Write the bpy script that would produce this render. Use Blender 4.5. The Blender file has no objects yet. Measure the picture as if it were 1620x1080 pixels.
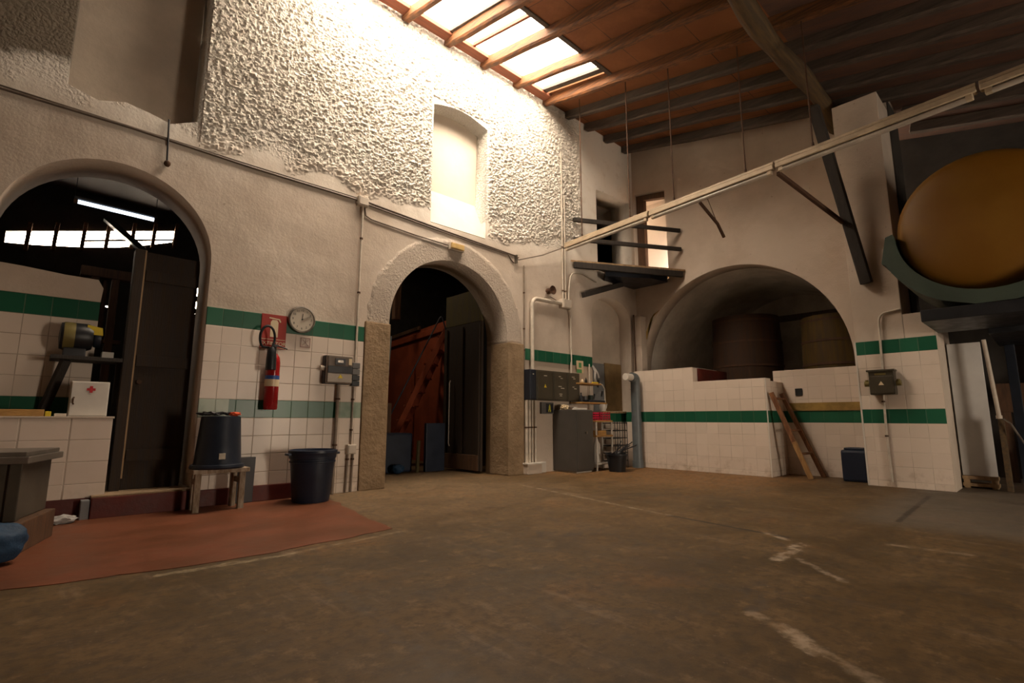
import bpy, bmesh, math, random
from mathutils import Vector, Matrix, noise as mnoise
random.seed(7)
PI = math.pi
scn = bpy.context.scene
col = scn.collection

# ------------------------------------------------------------------ materials
class NT:
    """tiny node-tree writer"""
    def __init__(s, m):
        m.use_nodes = True
        s.t = m.node_tree; s.t.nodes.clear()
        s.out = s.t.nodes.new('ShaderNodeOutputMaterial')
    def n(s, kind, **kw):
        nd = s.t.nodes.new(kind)
        for k, v in kw.items():
            setattr(nd, k, v)
        return nd
    def l(s, a, b): s.t.links.new(a, b)
    def put(s, sock, v):
        if hasattr(v, 'is_output'): s.l(v, sock)
        else:
            if isinstance(v, (tuple, list)) and sock.type == 'RGBA' and len(v) == 3: v = (*v, 1)
            sock.default_value = v
    def m(s, op, a, b=0.0, c=0.0, clamp=False):
        nd = s.n('ShaderNodeMath', operation=op, use_clamp=clamp)
        s.put(nd.inputs[0], a); s.put(nd.inputs[1], b); s.put(nd.inputs[2], c)
        return nd.outputs[0]
    def vm(s, op, a, b=(0, 0, 0), out=0):
        nd = s.n('ShaderNodeVectorMath', operation=op)
        s.put(nd.inputs[0], a); s.put(nd.inputs[1], b)
        return nd.outputs[out]
    def mix(s, f, a, b, mode='MIX'):
        nd = s.n('ShaderNodeMix', data_type='RGBA', blend_type=mode)
        s.put(nd.inputs['Factor'], f); s.put(nd.inputs[6], a); s.put(nd.inputs[7], b)
        return nd.outputs[2]
    def noise(s, vec, scale, detail=4, rough=.55, out=0):
        nd = s.n('ShaderNodeTexNoise')
        s.put(nd.inputs['Vector'], vec)
        nd.inputs['Scale'].default_value = scale; nd.inputs['Detail'].default_value = detail
        nd.inputs['Roughness'].default_value = rough
        return nd.outputs[out]
    def ramp(s, f, lo, hi, a=0.0, b=1.0):
        nd = s.n('ShaderNodeMapRange', interpolation_type='SMOOTHSTEP')
        s.put(nd.inputs[0], f); s.put(nd.inputs[1], lo); s.put(nd.inputs[2], hi)
        s.put(nd.inputs[3], a); s.put(nd.inputs[4], b)
        return nd.outputs[0]
    def pos(s): return s.n('ShaderNodeNewGeometry').outputs['Position']
    def obj(s): return s.n('ShaderNodeTexCoord').outputs['Object']
    def xyz(s, v):
        nd = s.n('ShaderNodeSeparateXYZ'); s.l(v, nd.inputs[0]); return nd.outputs
    def bump(s, h, dist=.01, strength=1.0):
        nd = s.n('ShaderNodeBump'); s.put(nd.inputs['Height'], h)
        nd.inputs['Distance'].default_value = dist; s.put(nd.inputs['Strength'], strength)
        return nd.outputs[0]
    def bsdf(s, color, rough=.7, metal=0.0, normal=None, spec=.4, coat=0.0):
        b = s.n('ShaderNodeBsdfPrincipled')
        s.put(b.inputs['Base Color'], color); s.put(b.inputs['Roughness'], rough)
        s.put(b.inputs['Metallic'], metal); b.inputs['Specular IOR Level'].default_value = spec
        if normal is not None: s.l(normal, b.inputs['Normal'])
        s.l(b.outputs[0], s.out.inputs[0])
        return b

def mat(name, c, rough=.6, metal=0.0, var=.25, scale=6.0, bump=.0, c2=None, streak=None, spec=.4):
    """procedural surface: base colour broken up by noise wear"""
    m = bpy.data.materials.new(name); t = NT(m)
    v = t.obj()
    if streak: v = t.vm('MULTIPLY', v, streak)
    f = t.noise(v, scale, 6, .6)
    f = t.ramp(f, .3, .7)
    d = c2 if c2 else tuple(x * (1 - var) for x in c)
    colr = t.mix(f, d, c)
    nrm = None
    if bump:
        nrm = t.bump(t.noise(v, scale * 4, 5, .6), bump, .7)
    r = t.m('ADD', t.m('MULTIPLY', f, .15), rough - .08)
    t.bsdf(colr, r, metal, nrm, spec)
    return m

def emis(name, c, st):
    m = bpy.data.materials.new(name); t = NT(m)
    e = t.n('ShaderNodeEmission'); e.inputs[0].default_value = (*c, 1); e.inputs[1].default_value = st
    t.l(e.outputs[0], t.out.inputs[0]); return m

def sheet(name, tint, diff=.12):
    """weathered clear roofing sheet"""
    m = bpy.data.materials.new(name); t = NT(m)
    a = t.n('ShaderNodeBsdfTransparent'); a.inputs[0].default_value = (*tint, 1)
    b = t.n('ShaderNodeBsdfTranslucent'); b.inputs[0].default_value = (*tint, 1)
    x = t.n('ShaderNodeMixShader')
    f = t.m('MULTIPLY', t.noise(t.obj(), 4, 4), diff * 2)
    t.l(f, x.inputs[0]); t.l(a.outputs[0], x.inputs[1]); t.l(b.outputs[0], x.inputs[2])
    t.l(x.outputs[0], t.out.inputs[0]); return m

M = {}
WHITEWASH = (.68, .60, .51)

def make_wall(name, rough_zone):
    m = bpy.data.materials.new(name); t = NT(m)
    p = t.pos(); x, y, z = t.xyz(p)
    big = t.noise(p, .9, 5, .6)
    mid = t.noise(p, 5, 6, .6)
    base = t.mix(t.ramp(big, .35, .65), (.50, .42, .345), (.60, .515, .435))
    if rough_zone:   # upper wall paler, lower wall darker: skylight brightness put into the colour
        base = t.mix(t.ramp(t.m('ADD', z, t.m('MULTIPLY', big, .8)), 3.7, 4.5), base, (.84, .79, .71))
    base = t.mix(t.m('MULTIPLY', t.ramp(mid, .52, .75), .35), base, (.55, .46, .36))
    # grime towards the floor and old stains
    spots = t.ramp(t.noise(p, 14, 3, .5), .70, .76)
    base = t.mix(t.m('MULTIPLY', spots, .6), base, (.30, .24, .18))
    trowel = t.noise(p, 3.2, 2, .45)
    fine = t.noise(p, 38, 5, .6)
    h = t.m('ADD', t.m('MULTIPLY', trowel, .30), t.m('MULTIPLY', fine, .06))
    if rough_zone:
        edge = t.m('ADD', z, t.m('MULTIPLY', t.m('SUBTRACT', t.noise(p, 1.3, 6, .65), .5), 1.1))
        # the render sits lower to the right of the blind window
        edge = t.m('ADD', edge, t.ramp(x, 3.0, 6.2, 0.0, -.05))
        zone = t.ramp(edge, 3.78, 3.98)
        zone = t.m('MULTIPLY', zone, t.ramp(t.m('ADD', x, t.m('MULTIPLY', fine, .3)), 7.35, 7.05))
        g1 = t.noise(p, 26, 6, .72)
        vor = t.n('ShaderNodeTexVoronoi'); t.l(t.vm('ADD', p, t.vm('MULTIPLY', t.noise(p, 9, 3, .6, 1), (.08, .08, .08))), vor.inputs['Vector']); vor.inputs['Scale'].default_value = 34
        stones = t.m('ADD', t.m('MULTIPLY', g1, 1.3), t.m('MULTIPLY', vor.outputs[0], -.8))
        h = t.m('ADD', h, t.m('MULTIPLY', t.m('MULTIPLY', stones, zone), .5))
        dim = t.ramp(x, -.1, .0)   # left of the tall recess the render was never whitewashed
        bare = t.m('MULTIPLY', t.m('SUBTRACT', 1.0, dim), t.ramp(edge, 3.95, 4.1))
        base = t.mix(bare, base, (.24, .20, .15))
        # the pointed stone ring of the cart arch
        dx = t.m('SUBTRACT', x, 4.31); dz = t.m('SUBTRACT', t.m('MAXIMUM', z, 2.1), 2.1)
        rr = t.m('SQRT', t.m('ADD', t.m('MULTIPLY', dx, dx), t.m('MULTIPLY', dz, dz)))
        ring = t.m('MULTIPLY', t.ramp(t.m('ADD', rr, t.m('MULTIPLY', mid, .12)), 1.42, 1.36), t.ramp(z, 2.02, 2.08))
        h = t.m('ADD', h, t.m('MULTIPLY', t.m('MULTIPLY', t.noise(p, 26, 6, .72), ring), 1.0))
        h = t.m('ADD', h, t.m('MULTIPLY', ring, .25))
        # the bricked-up blind arch near the corner keeps a faint outline
    nrm = t.bump(h, .06, .9)
    t.bsdf(base, .9, 0, nrm, .2)
    return m

def make_tile(name, axis, z0, pitch, greens, u0=0.0, ushift=.187, pale=(), joint=(.25, .85)):
    m = bpy.data.materials.new(name); t = NT(m)
    p = t.pos(); x, y, z = t.xyz(p)
    u = x if axis == 'x' else y
    a = t.m('DIVIDE', t.m('SUBTRACT', u, u0), ushift); b = t.m('DIVIDE', t.m('SUBTRACT', z, z0), pitch)
    fa = t.m('FRACT', a); fb = t.m('FRACT', b); ia = t.m('FLOOR', a); ib = t.m('FLOOR', b)
    g = .018
    da = t.m('MINIMUM', fa, t.m('SUBTRACT', 1.0, fa)); db = t.m('MINIMUM', fb, t.m('SUBTRACT', 1.0, fb))
    gd = t.m('MINIMUM', da, db)
    grout = t.ramp(gd, g * .55, g * 1.5, 1.0, 0.0)
    wn = t.n('ShaderNodeTexWhiteNoise', noise_dimensions='2D')
    cx = t.n('ShaderNodeCombineXYZ'); t.l(ia, cx.inputs[0]); t.l(ib, cx.inputs[1]); t.l(cx.outputs[0], wn.inputs['Vector'])
    rnd = wn.outputs[0]
    cloud = t.noise(p, 3.5, 5, .6)
    white = t.mix(rnd, (.64, .545, .46), (.70, .60, .51))
    white = t.mix(t.m('MULTIPLY', t.ramp(cloud, .5, .8), .4), white, (.58, .49, .39))
    green = t.mix(rnd, (.010, .085, .045), (.018, .115, .062))
    isg = 0.0
    for k in greens:
        e = t.m('COMPARE', ib, float(k), .3)
        isg = e if isg == 0.0 else t.m('MAXIMUM', isg, e)
    for (k, lo, hi, f) in pale:   # paler green in the given stretches
        e = t.m('MULTIPLY', t.m('COMPARE', ib, float(k), .3), t.m('MULTIPLY', t.m('GREATER_THAN', u, lo), t.m('LESS_THAN', u, hi)))
        green = t.mix(t.m('MULTIPLY', e, t.ramp(t.noise(p, 5, 3), .3, .6, f * .6, f)), green, (.46, .50, .40))
    c = t.mix(isg, white, green)
    # grout only stands out in places
    gv = t.m('MULTIPLY', grout, t.ramp(t.noise(p, 2.3, 4), .38, .66, *joint))
    c = t.mix(t.m('MULTIPLY', gv, t.m('SUBTRACT', 1.0, t.m('MULTIPLY', isg, .6))), c, (.27, .20, .14))
    dirt = t.m('MULTIPLY', t.ramp(z, .35, .02), t.ramp(t.noise(p, 6, 5, .65), .45, .7))
    c = t.mix(t.m('MULTIPLY', dirt, .6), c, (.30, .20, .12))
    h = t.m('MULTIPLY', grout, -1.0)
    h = t.m('ADD', h, t.m('MULTIPLY', rnd, .25)); h = t.m('ADD', h, t.m('MULTIPLY', t.noise(p, 5, 2), .35))
    nrm = t.bump(h, .003, .6)
    t.bsdf(c, t.m('ADD', t.m('MULTIPLY', gv, .4), .3), 0, nrm, .35)
    return m

def seg_mask(t, p, A, B, w, nz, amp):
    """soft stroke along a worn line on the floor"""
    A = Vector(A).to_3d(); B = Vector(B).to_3d(); d = B - A
    pa = t.vm('SUBTRACT', p, tuple(A))
    k = t.m('DIVIDE', t.vm('DOT_PRODUCT', pa, tuple(d), 1), d.length_squared, clamp=True)
    sc = t.n('ShaderNodeVectorMath', operation='SCALE'); sc.inputs[0].default_value = d; t.l(k, sc.inputs['Scale'])
    dist = t.vm('LENGTH', t.vm('SUBTRACT', pa, sc.outputs[0]), out=1)
    dist = t.m('ADD', dist, t.m('MULTIPLY', t.m('SUBTRACT', nz, .5), amp))
    return t.ramp(dist, w * .4, w, 1.0, 0.0)

def make_floor():
    m = bpy.data.materials.new('worn_concrete'); t = NT(m)
    p = t.pos(); x, y, z = t.xyz(p)
    n1 = t.noise(p, .55, 6, .6); n2 = t.noise(p, 2.3, 7, .65); n3 = t.noise(p, 17, 6, .65); n4 = t.noise(p, 7, 6, .7); n5 = t.noise(p, 11, 5, .6)
    st1 = t.noise(t.vm('MULTIPLY', p, (5.0, .7, 1.0)), 1.3, 6, .7); st2 = t.noise(t.vm('MULTIPLY', p, (1.2, 6.0, 1.0)), 1.5, 6, .7)
    sw = t.noise(t.vm('MULTIPLY', p, (1.0, 2.6, 1.0)), 1.1, 6, .6)
    c = t.mix(t.ramp(n1, .35, .65), (.076, .046, .016), (.115, .066, .022))
    c = t.mix(t.ramp(n2, .42, .70, 0, .7), c, (.16, .098, .042))
    c = t.mix(t.ramp(sw, .55, .75, 0, .55), c, (.048, .036, .025))
    c = t.mix(t.ramp(t.noise(p, .9, 5, .6), .55, .7, 0, .6), c, (.19, .088, .024))
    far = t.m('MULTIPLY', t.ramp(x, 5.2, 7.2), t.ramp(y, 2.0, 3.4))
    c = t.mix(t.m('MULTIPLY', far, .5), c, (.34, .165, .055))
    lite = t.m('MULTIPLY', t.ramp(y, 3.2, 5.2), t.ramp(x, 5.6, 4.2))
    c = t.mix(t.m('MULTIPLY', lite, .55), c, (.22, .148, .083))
    c = t.mix(t.ramp(st1, .54, .72, 0, .55), c, (.23, .15, .09))
    c = t.mix(t.ramp(st2, .56, .72, 0, .6), c, (.045, .034, .024))
    c = t.mix(t.ramp(n3, .42, .66, 0, .62), c, (.050, .032, .016))
    c = t.mix(t.ramp(n4, .54, .70, 0, .5), c, (.24, .145, .065))
    c = t.mix(t.ramp(t.noise(p, 4.3, 7, .72), .52, .66, 0, .45), c, (.045, .030, .016))
    c = t.mix(t.ramp(t.noise(p, 31, 3, .6), .66, .74, 0, .5), c, (.24, .17, .11))
    grey = t.m('MULTIPLY', t.ramp(x, 4.9, 5.6), t.ramp(y, 1.6, 1.1))
    c = t.mix(t.m('MULTIPLY', grey, .6), c, (.13, .115, .095))
    for A, B, w, f, cc in (
            ((4.26, 2.50), (4.11, 1.47), .030, .95, (.03, .022, .015)),
            ((4.75, 4.90), (4.26, 2.50), .034, .5, (.40, .31, .22)),
            ((7.43, 1.13), (5.42, 1.05), .035, .8, (.04, .03, .022)),
            ((3.30, 2.75), (3.05, 1.45), .05, .7, (.07, .05, .03)),
            ((3.98, 1.33), (3.43, 1.29), .05, .75, (.50, .40, .30)),
            ((4.15, 1.65), (4.05, 1.45), .04, .6, (.48, .38, .28)),
            ((3.55, 1.22), (3.25, .90), .03, .6, (.46, .36, .27)),
            ((2.42, 1.02), (2.12, .52), .05, .55, (.40, .30, .21)),
            ((2.38, .90), (2.20, .72), .05, .6, (.50, .39, .28)),
            ((2.50, 1.06), (2.90, 1.20), .06, .6, (.06, .05, .045)),
            ((4.40, .95), (4.45, .50), .035, .5, (.42, .33, .24)),
            ((1.30, 3.45), (.60, 3.48), .035, .7, (.40, .32, .20)),
            ((2.2, 3.55), (1.30, 3.46), .03, .5, (.35, .27, .17)),
            ((1.25, 2.9), (1.05, 1.0), .05, .3, (.10, .085, .072)),
            ((2.90, 2.75), (3.05, 2.60), .12, .7, (.04, .032, .025)), ((5.1, 3.4), (5.6, 2.6), .25, .5, (.06, .045, .03)), ((2.0, 2.4), (2.06, 2.3), .05, .7, (.04, .03, .02)), ((3.6, .62), (3.2, .1), .06, .5, (.05, .04, .03)), ((2.6, 1.5), (3.0, .6), .05, .45, (.05, .042, .038)), ((2.30, 1.15), (1.9, 1.6), .04, .45, (.05, .04, .03)),
            ((2.72, 1.75), (2.66, 1.66), .14, .5, (.085, .05, .028)),
            ):
        k = seg_mask(t, p, A, B, w, n4, w * 1.2) if w < .036 and cc[0] < .05 else t.m('MULTIPLY', seg_mask(t, p, A, B, w, n4, w * 3.6), t.ramp(n5, .34, .66))
        c = t.mix(t.m('MULTIPLY', k, f), c, cc)
    h = t.m('ADD', t.m('MULTIPLY', n2, .6), t.m('MULTIPLY', n3, .3))
    nrm = t.bump(h, .012, .5)
    t.bsdf(c, t.ramp(n2, .3, .7, .52, .75), 0, nrm, .35)
    return m

def make_roofboards():
    m = bpy.data.materials.new('roof_boards'); t = NT(m)
    p = t.pos()
    br = t.n('ShaderNodeTexBrick', offset=.0)
    t.l(p, br.inputs['Vector'])
    br.inputs['Scale'].default_value = 1.0; br.inputs['Brick Width'].default_value = .715; br.inputs['Row Height'].default_value = .95
    br.inputs['Mortar Size'].default_value = .007; br.inputs['Mortar Smooth'].default_value = .2
    br.inputs['Color1'].default_value = (.20, .078, .030, 1); br.inputs['Color2'].default_value = (.15, .056, .022, 1); br.inputs['Mortar'].default_value = (.05, .03, .02, 1)
    c = t.mix(t.ramp(t.noise(p, 3, 5), .4, .7, 0, .5), br.outputs[0], (.23, .095, .036))
    t.bsdf(c, .85, 0, t.bump(t.noise(p, 20, 4), .01, .5), .2)
    return m

def wood(name, a, b, streak, scale=8, rough=.75, bump=.006):
    return mat(name, a, rough, 0, 0, scale, bump, c2=b, streak=streak)

M['wallA'] = make_wall('whitewashed_stucco', True)
M['wallB'] = make_wall('whitewashed_plaster', False)
M['floor'] = make_floor()
M['roofshade'] = wood('shaded_bay_boards', (.12, .058, .036), (.07, .038, .028), (6, .5, 6), 2)  # darker copy of the roof boards: the bay's shade is in the colour
M['roof'] = make_roofboards()
M['tileA'] = make_tile('white_and_green_wall_tile', 'x', .86, .187, (0, 5), .03, .187, ((0, 1.0, 1.46, .75), (0, 2.62, 3.0, .55)))
M['tileB'] = make_tile('white_and_green_press_tile', 'y', .80, .181, (0, 5), .02, .19, (), (.06, .55))
M['tileBx'] = make_tile('white_and_green_return_tile', 'x', .80, .181, (0, 5), .1, .19)
M['tileC'] = make_tile('plain_white_tile', 'x', .105, .187, (), .25, .32)
M['tileD'] = make_tile('tile_with_one_green_row', 'y', .80, .181, (0,), .02, .19, (), (.06, .55))
M['tileDx'] = make_tile('counter_tile_with_green_row', 'x', .80, .181, (0,), .02, .19, (), (.06, .55))
M['redpaint'] = mat('oxide_red_floor_paint', (.185, .055, .022), .5, 0, .35, 2.2, .004, c2=(.125, .044, .018))
M['redbase'] = mat('dark_red_paint', (.105, .012, .006), .55, 0, .35, 5, .004)
M['stone'] = mat('dressed_sandstone', (.32, .225, .135), .9, 0, .4, 4, .02, c2=(.22, .15, .085))
M['mortar'] = mat('bare_mortar', (.40, .26, .075), .9, 0, .4, 6, .01)
M['ochre'] = mat('ochre_plaster', (.30, .20, .09), .9, 0, .3, 5, .01)
M['dark'] = mat('shade_dark_plaster', (.055, .048, .042), .9, 0, .4, 3, .01)  # near-black for unlit walls: shade put into the colour
M['vault'] = mat('grey_vault_plaster', (.66, .61, .54), .9, 0, .3, 2, .01)
M['recess'] = mat('recess_plaster', (.58, .50, .41), .9, 0, .25, 1.6, .012)
M['niche'] = mat('smooth_limewash', (.72, .64, .54), .9, 0, .1, 2, .004)
M['rafter'] = wood('weathered_rafter_wood', (.21, .082, .024), (.06, .023, .008), (9, .5, 9), 4, .75, .02)
M['rafterdark'] = wood('grey_dark_rafter_wood', (.10, .075, .058), (.05, .038, .030), (9, .5, 9), 3)
M['redwood'] = wood('reddish_board', (.24, .075, .035), (.14, .045, .02), (.5, 6, 6), 4)
M['beam'] = wood('dark_beam_wood', (.10, .075, .052), (.05, .038, .03), (.6, 6, 6), 4)
M['beamlight'] = wood('grey_brown_beam_wood', (.125, .078, .034), (.06, .040, .022), (.6, 6, 6), 4)
M['strut'] = wood('near_black_timber', (.045, .036, .030), (.025, .021, .018), (4, 4, .5), 5)
M['doorwood'] = wood('dark_plank_door', (.036, .021, .011), (.020, .013, .009), (7, 7, .5), 4)
M['doorgreen'] = wood('olive_door_paint', (.085, .07, .02), (.06, .045, .018), (4, 4, .6), 4)
M['doorbrown'] = wood('brown_door_frame', (.13, .065, .032), (.07, .035, .018), (6, 6, .6), 5)
M['palewood'] = wood('worn_pale_wood', (.40, .27, .15), (.22, .14, .075), (5, 5, 1), 4)
M['plank'] = wood('platform_plank', (.17, .115, .07), (.09, .06, .035), (1, 1, 4), 4)
M['stoolwood'] = wood('worn_whitish_wood', (.40, .33, .25), (.20, .14, .085), (6, 6, 1.5), 5)
M['shelfwood'] = wood('shelf_wood', (.46, .26, .08), (.32, .17, .05), (1, 6, 6), 4)
M['ladder'] = wood('brown_ladder_wood', (.25, .11, .045), (.12, .05, .022), (6, 6, .8), 5)
M['ladderlow'] = wood('ladder_pale_wood', (.42, .24, .09), (.25, .13, .05), (6, 6, .8), 5)
M['conduit'] = mat('painted_white_conduit', (.62, .55, .46), .55, 0, .25, 9, .001)
M['conduitgrey'] = mat('grey_brown_conduit', (.27, .21, .16), .5, 0, .3, 9, .001)
M['cable'] = mat('grey_cable', (.17, .13, .10), .6, 0, .3, 9)
M['boxplastic'] = mat('cream_box_plastic', (.56, .49, .41), .5, 0, .15, 9)
M['darkgrey'] = mat('dark_grey_plastic', (.045, .045, .05), .45, 0, .2, 9)
M['midgrey'] = mat('mid_grey_plastic', (.13, .125, .12), .45, 0, .2, 9)
M['black'] = mat('black_rubber_plastic', (.014, .015, .018), .42, 0, .25, 7)
M['blackblue'] = mat('blue_black_plastic', (.016, .021, .034), .38, 0, .3, 5)
M['bluedrum'] = mat('navy_blue_plastic', (.014, .022, .045), .45, 0, .2, 5)
M['bluesack'] = mat('blue_sack', (.018, .060, .13), .7, 0, .4, 8, .01)
M['redext'] = mat('extinguisher_red', (.33, .012, .014), .25, 0, .1, 4)
M['redsign'] = mat('sign_red', (.34, .022, .012), .5, 0, .1, 4)
M['cream'] = mat('sign_cream', (.72, .58, .38), .5, 0, .1, 5)
M['white'] = mat('white_enamel', (.66, .62, .56), .35, 0, .12, 4)
M['pinkwhite'] = mat('notice_white', (.64, .54, .46), .5, 0, .1, 6)
M['redline'] = mat('notice_red', (.24, .07, .06), .5, 0, .1, 6)
M['redcross'] = mat('cross_red', (.45, .012, .02), .5, 0, .1, 6)
M['chrome'] = mat('brushed_chrome', (.55, .50, .44), .25, 1, .2, 12)
M['steel'] = mat('dull_steel', (.35, .32, .28), .4, 1, .3, 8)
M['galv'] = mat('galvanised_sheet', (.30, .26, .22), .5, .6, .4, 3, .003)
M['galvdark'] = mat('tarnished_sheet', (.12, .10, .075), .55, .4, .4, 3, .003)
M['cabinet'] = mat('graphite_steel_paint', (.085, .078, .070), .42, .1, .15, 5)
M['olivebox'] = mat('dark_olive_bakelite', (.060, .050, .032), .4, 0, .2, 7)
M['olivelight'] = mat('olive_brass_fitting', (.20, .16, .05), .45, .2, .2, 9)
M['label'] = mat('pale_label', (.55, .50, .40), .6, 0, .2, 20)
M['yellow'] = mat('warning_yellow', (.62, .46, .02), .5, 0, .15, 8)
M['limeyellow'] = mat('lime_yellow', (.55, .55, .05), .5, 0, .15, 8)
M['orange'] = mat('orange_cloth', (.75, .10, .03), .7, 0, .2, 9, .004)
M['blue'] = mat('label_blue', (.03, .09, .33), .5, 0, .1, 8)
M['green'] = mat('notice_green', (.10, .32, .12), .5, 0, .1, 8)
M['pipeblue'] = mat('blue_grey_pipe', (.125, .145, .155), .4, 0, .25, 4)
M['panelgrey'] = mat('blue_grey_panel', (.20, .205, .21), .6, 0, .2, 4)
M['boardgrey'] = mat('white_board_dusty', (.70, .69, .68), .55, 0, .25, 1.6, c2=(.58, .57, .56))
M['crate'] = mat('crimson_crate', (.50, .02, .06), .45, 0, .15, 8)
M['yellowtank'] = mat('ochre_yellow_tank', (.17, .078, .0005), .55, 0, .3, 1.5, .003, c2=(.135, .055, .0005))
M['greentank'] = mat('grey_green_steel', (.040, .058, .042), .55, 0, .3, 3)
M['trunk'] = mat('cream_metal_channel', (.50, .40, .28), .5, .1, .3, 5)
M['tube'] = mat('unlit_tube_glass', (.44, .39, .33), .22, 0, .15, 5)
M['brickred'] = mat('brick_red_gate_paint', (.30, .060, .020), .6, 0, .3, 3, .004)
M['curtain'] = mat('pale_blue_sheet', (.30, .36, .38), .7, 0, .3, 6, .006)
M['rust'] = mat('rusted_iron', (.10, .05, .028), .8, .2, .4, 12, .004)
M['vat'] = wood('brown_vat_staves', (.055, .024, .010), (.03, .015, .008), (6, 6, .4), 3)
M['vatochre'] = wood('ochre_vat_staves', (.085, .048, .006), (.05, .028, .006), (6, 6, .4), 3)
M['face'] = mat('clock_face', (.55, .49, .40), .5, 0, .06, 5)
M['clearcover'] = mat('smoked_cover', (.19, .155, .13), .16, 0, .2, 5, spec=.7)
M['skylight'] = sheet('clear_roofing_sheet', (.98, .98, .98), .08)
M['tubelit'] = emis('lit_fluorescent_tube', (.75, .86, 1.0), 3)
M['copperish'] = mat('cream_lamp_cover', (.62, .42, .17), .4, 0, .2, 10)
M['cloth'] = mat('white_rag', (.42, .40, .38), .8, 0, .2, 9, .006)

# ------------------------------------------------------------------ mesh helpers
class MB:
    def __init__(s): s.b = bmesh.new()
    def _xf(s, vs, mtx):
        if mtx is not None: bmesh.ops.transform(s.b, matrix=mtx, verts=vs)
    def box(s, x0, x1, y0, y1, z0, z1, bev=0.0, rot=None):
        """axis box given by its extents, optional bevel and rotation (matrix about its centre)"""
        t = bmesh.new()
        bmesh.ops.create_cube(t, size=1)
        c = Vector(((x0 + x1) / 2, (y0 + y1) / 2, (z0 + z1) / 2))
        bmesh.ops.transform(t, matrix=Matrix.Diagonal((abs(x1 - x0), abs(y1 - y0), abs(z1 - z0), 1)), verts=t.verts)
        if bev:
            bmesh.ops.bevel(t, geom=t.edges[:], offset=bev, segments=2, affect='EDGES', profile=.6)
        mtx = Matrix.Translation(c) @ (rot.to_4x4() if rot is not None else Matrix.Identity(4))
        bmesh.ops.transform(t, matrix=mtx, verts=t.verts)
        s.merge(t); return s
    def merge(s, t):
        me = bpy.data.meshes.new('t'); t.to_mesh(me); t.free(); s.b.from_mesh(me); bpy.data.meshes.remove(me)
    def cyl(s, a, b, r1, r2=None, seg=20, cap=True):
        a = Vector(a); b = Vector(b); d = b - a
        if r2 is None: r2 = r1
        t = bmesh.new()
        bmesh.ops.create_cone(t, cap_ends=cap, cap_tris=False, segments=seg, radius1=r1, radius2=r2, depth=d.length)
        q = d.to_track_quat('Z', 'Y').to_matrix().to_4x4()
        bmesh.ops.transform(t, matrix=Matrix.Translation((a + b) / 2) @ q, verts=t.verts)
        s.merge(t); return s
    def beam(s, a, b, w, h, bev=.004, up=(0, 0, 1)):
        """rectangular timber from a to b, w across, h high"""
        a = Vector(a); b = Vector(b); d = (b - a).normalized()
        x = d.cross(Vector(up)).normalized(); z = x.cross(d).normalized()
        t = bmesh.new(); bmesh.ops.create_cube(t, size=1)
        bmesh.ops.transform(t, matrix=Matrix.Diagonal((w, (b - a).length, h, 1)), verts=t.verts)
        if bev: bmesh.ops.bevel(t, geom=t.edges[:], offset=bev, segments=1, affect='EDGES')
        R = Matrix((x, d, z)).transposed().to_4x4()
        bmesh.ops.transform(t, matrix=Matrix.Translation((a + b) / 2) @ R, verts=t.verts)
        s.merge(t); return s
    def tube(s, pts, r, seg=10, bend=0.0):
        """swept round pipe; corners rounded by bend"""
        P = [Vector(p) for p in pts]
        if bend:
            Q = [P[0]]
            for i in range(1, len(P) - 1):
                a, b, c = P[i - 1], P[i], P[i + 1]
                k = min(bend, (a - b).length * .49, (c - b).length * .49)
                p0 = b + (a - b).normalized() * k; p1 = b + (c - b).normalized() * k
                for j in range(7):
                    u = j / 6
                    Q.append(p0 * (1 - u) ** 2 + b * 2 * u * (1 - u) + p1 * u * u)
            Q.append(P[-1]); P = Q
        rings = []; nrm = None
        for i, p in enumerate(P):
            d = (P[min(i + 1, len(P) - 1)] - P[max(i - 1, 0)]).normalized()
            if nrm is None:
                nrm = d.orthogonal().normalized()
            nrm = (nrm - d * nrm.dot(d)).normalized()
            w = d.cross(nrm)
            rr = r(i / (len(P) - 1)) if callable(r) else r
            rings.append([s.b.verts.new(p + (nrm * math.cos(2 * PI * k / seg) + w * math.sin(2 * PI * k / seg)) * rr) for k in range(seg)])
        for A, B in zip(rings, rings[1:]):
            for k in range(seg):
                s.b.faces.new((A[k], A[(k + 1) % seg], B[(k + 1) % seg], B[k]))
        s.b.faces.new(rings[0][::-1]); s.b.faces.new(rings[-1])
        return s
    def lathe(s, c, prof, seg=32, axis=(0, 0, 1)):
        """profile of (radius, height) turned about an axis through c"""
        c = Vector(c); q = Vector(axis).to_track_quat('Z', 'Y').to_matrix()
        rings = []
        for r, h in prof:
            rings.append([s.b.verts.new(c + q @ Vector((max(r, 1e-4) * math.cos(2 * PI * k / seg), max(r, 1e-4) * math.sin(2 * PI * k / seg), h))) for k in range(seg)])
        for A, B in zip(rings, rings[1:]):
            for k in range(seg):
                s.b.faces.new((A[k], A[(k + 1) % seg], B[(k + 1) % seg], B[k]))
        if prof[0][0] > 1e-3: s.b.faces.new(rings[0][::-1])
        if prof[-1][0] > 1e-3: s.b.faces.new(rings[-1])
        return s
    def prism(s, pts, off):
        """planar polygon of 3D points pushed along off"""
        off = Vector(off)
        A = [s.b.verts.new(Vector(p)) for p in pts]; B = [s.b.verts.new(Vector(p) + off) for p in pts]
        n = len(pts)
        s.b.faces.new(A); s.b.faces.new(B[::-1])
        for k in range(n):
            s.b.faces.new((A[k], B[k], B[(k + 1) % n], A[(k + 1) % n]))
        return s
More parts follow.
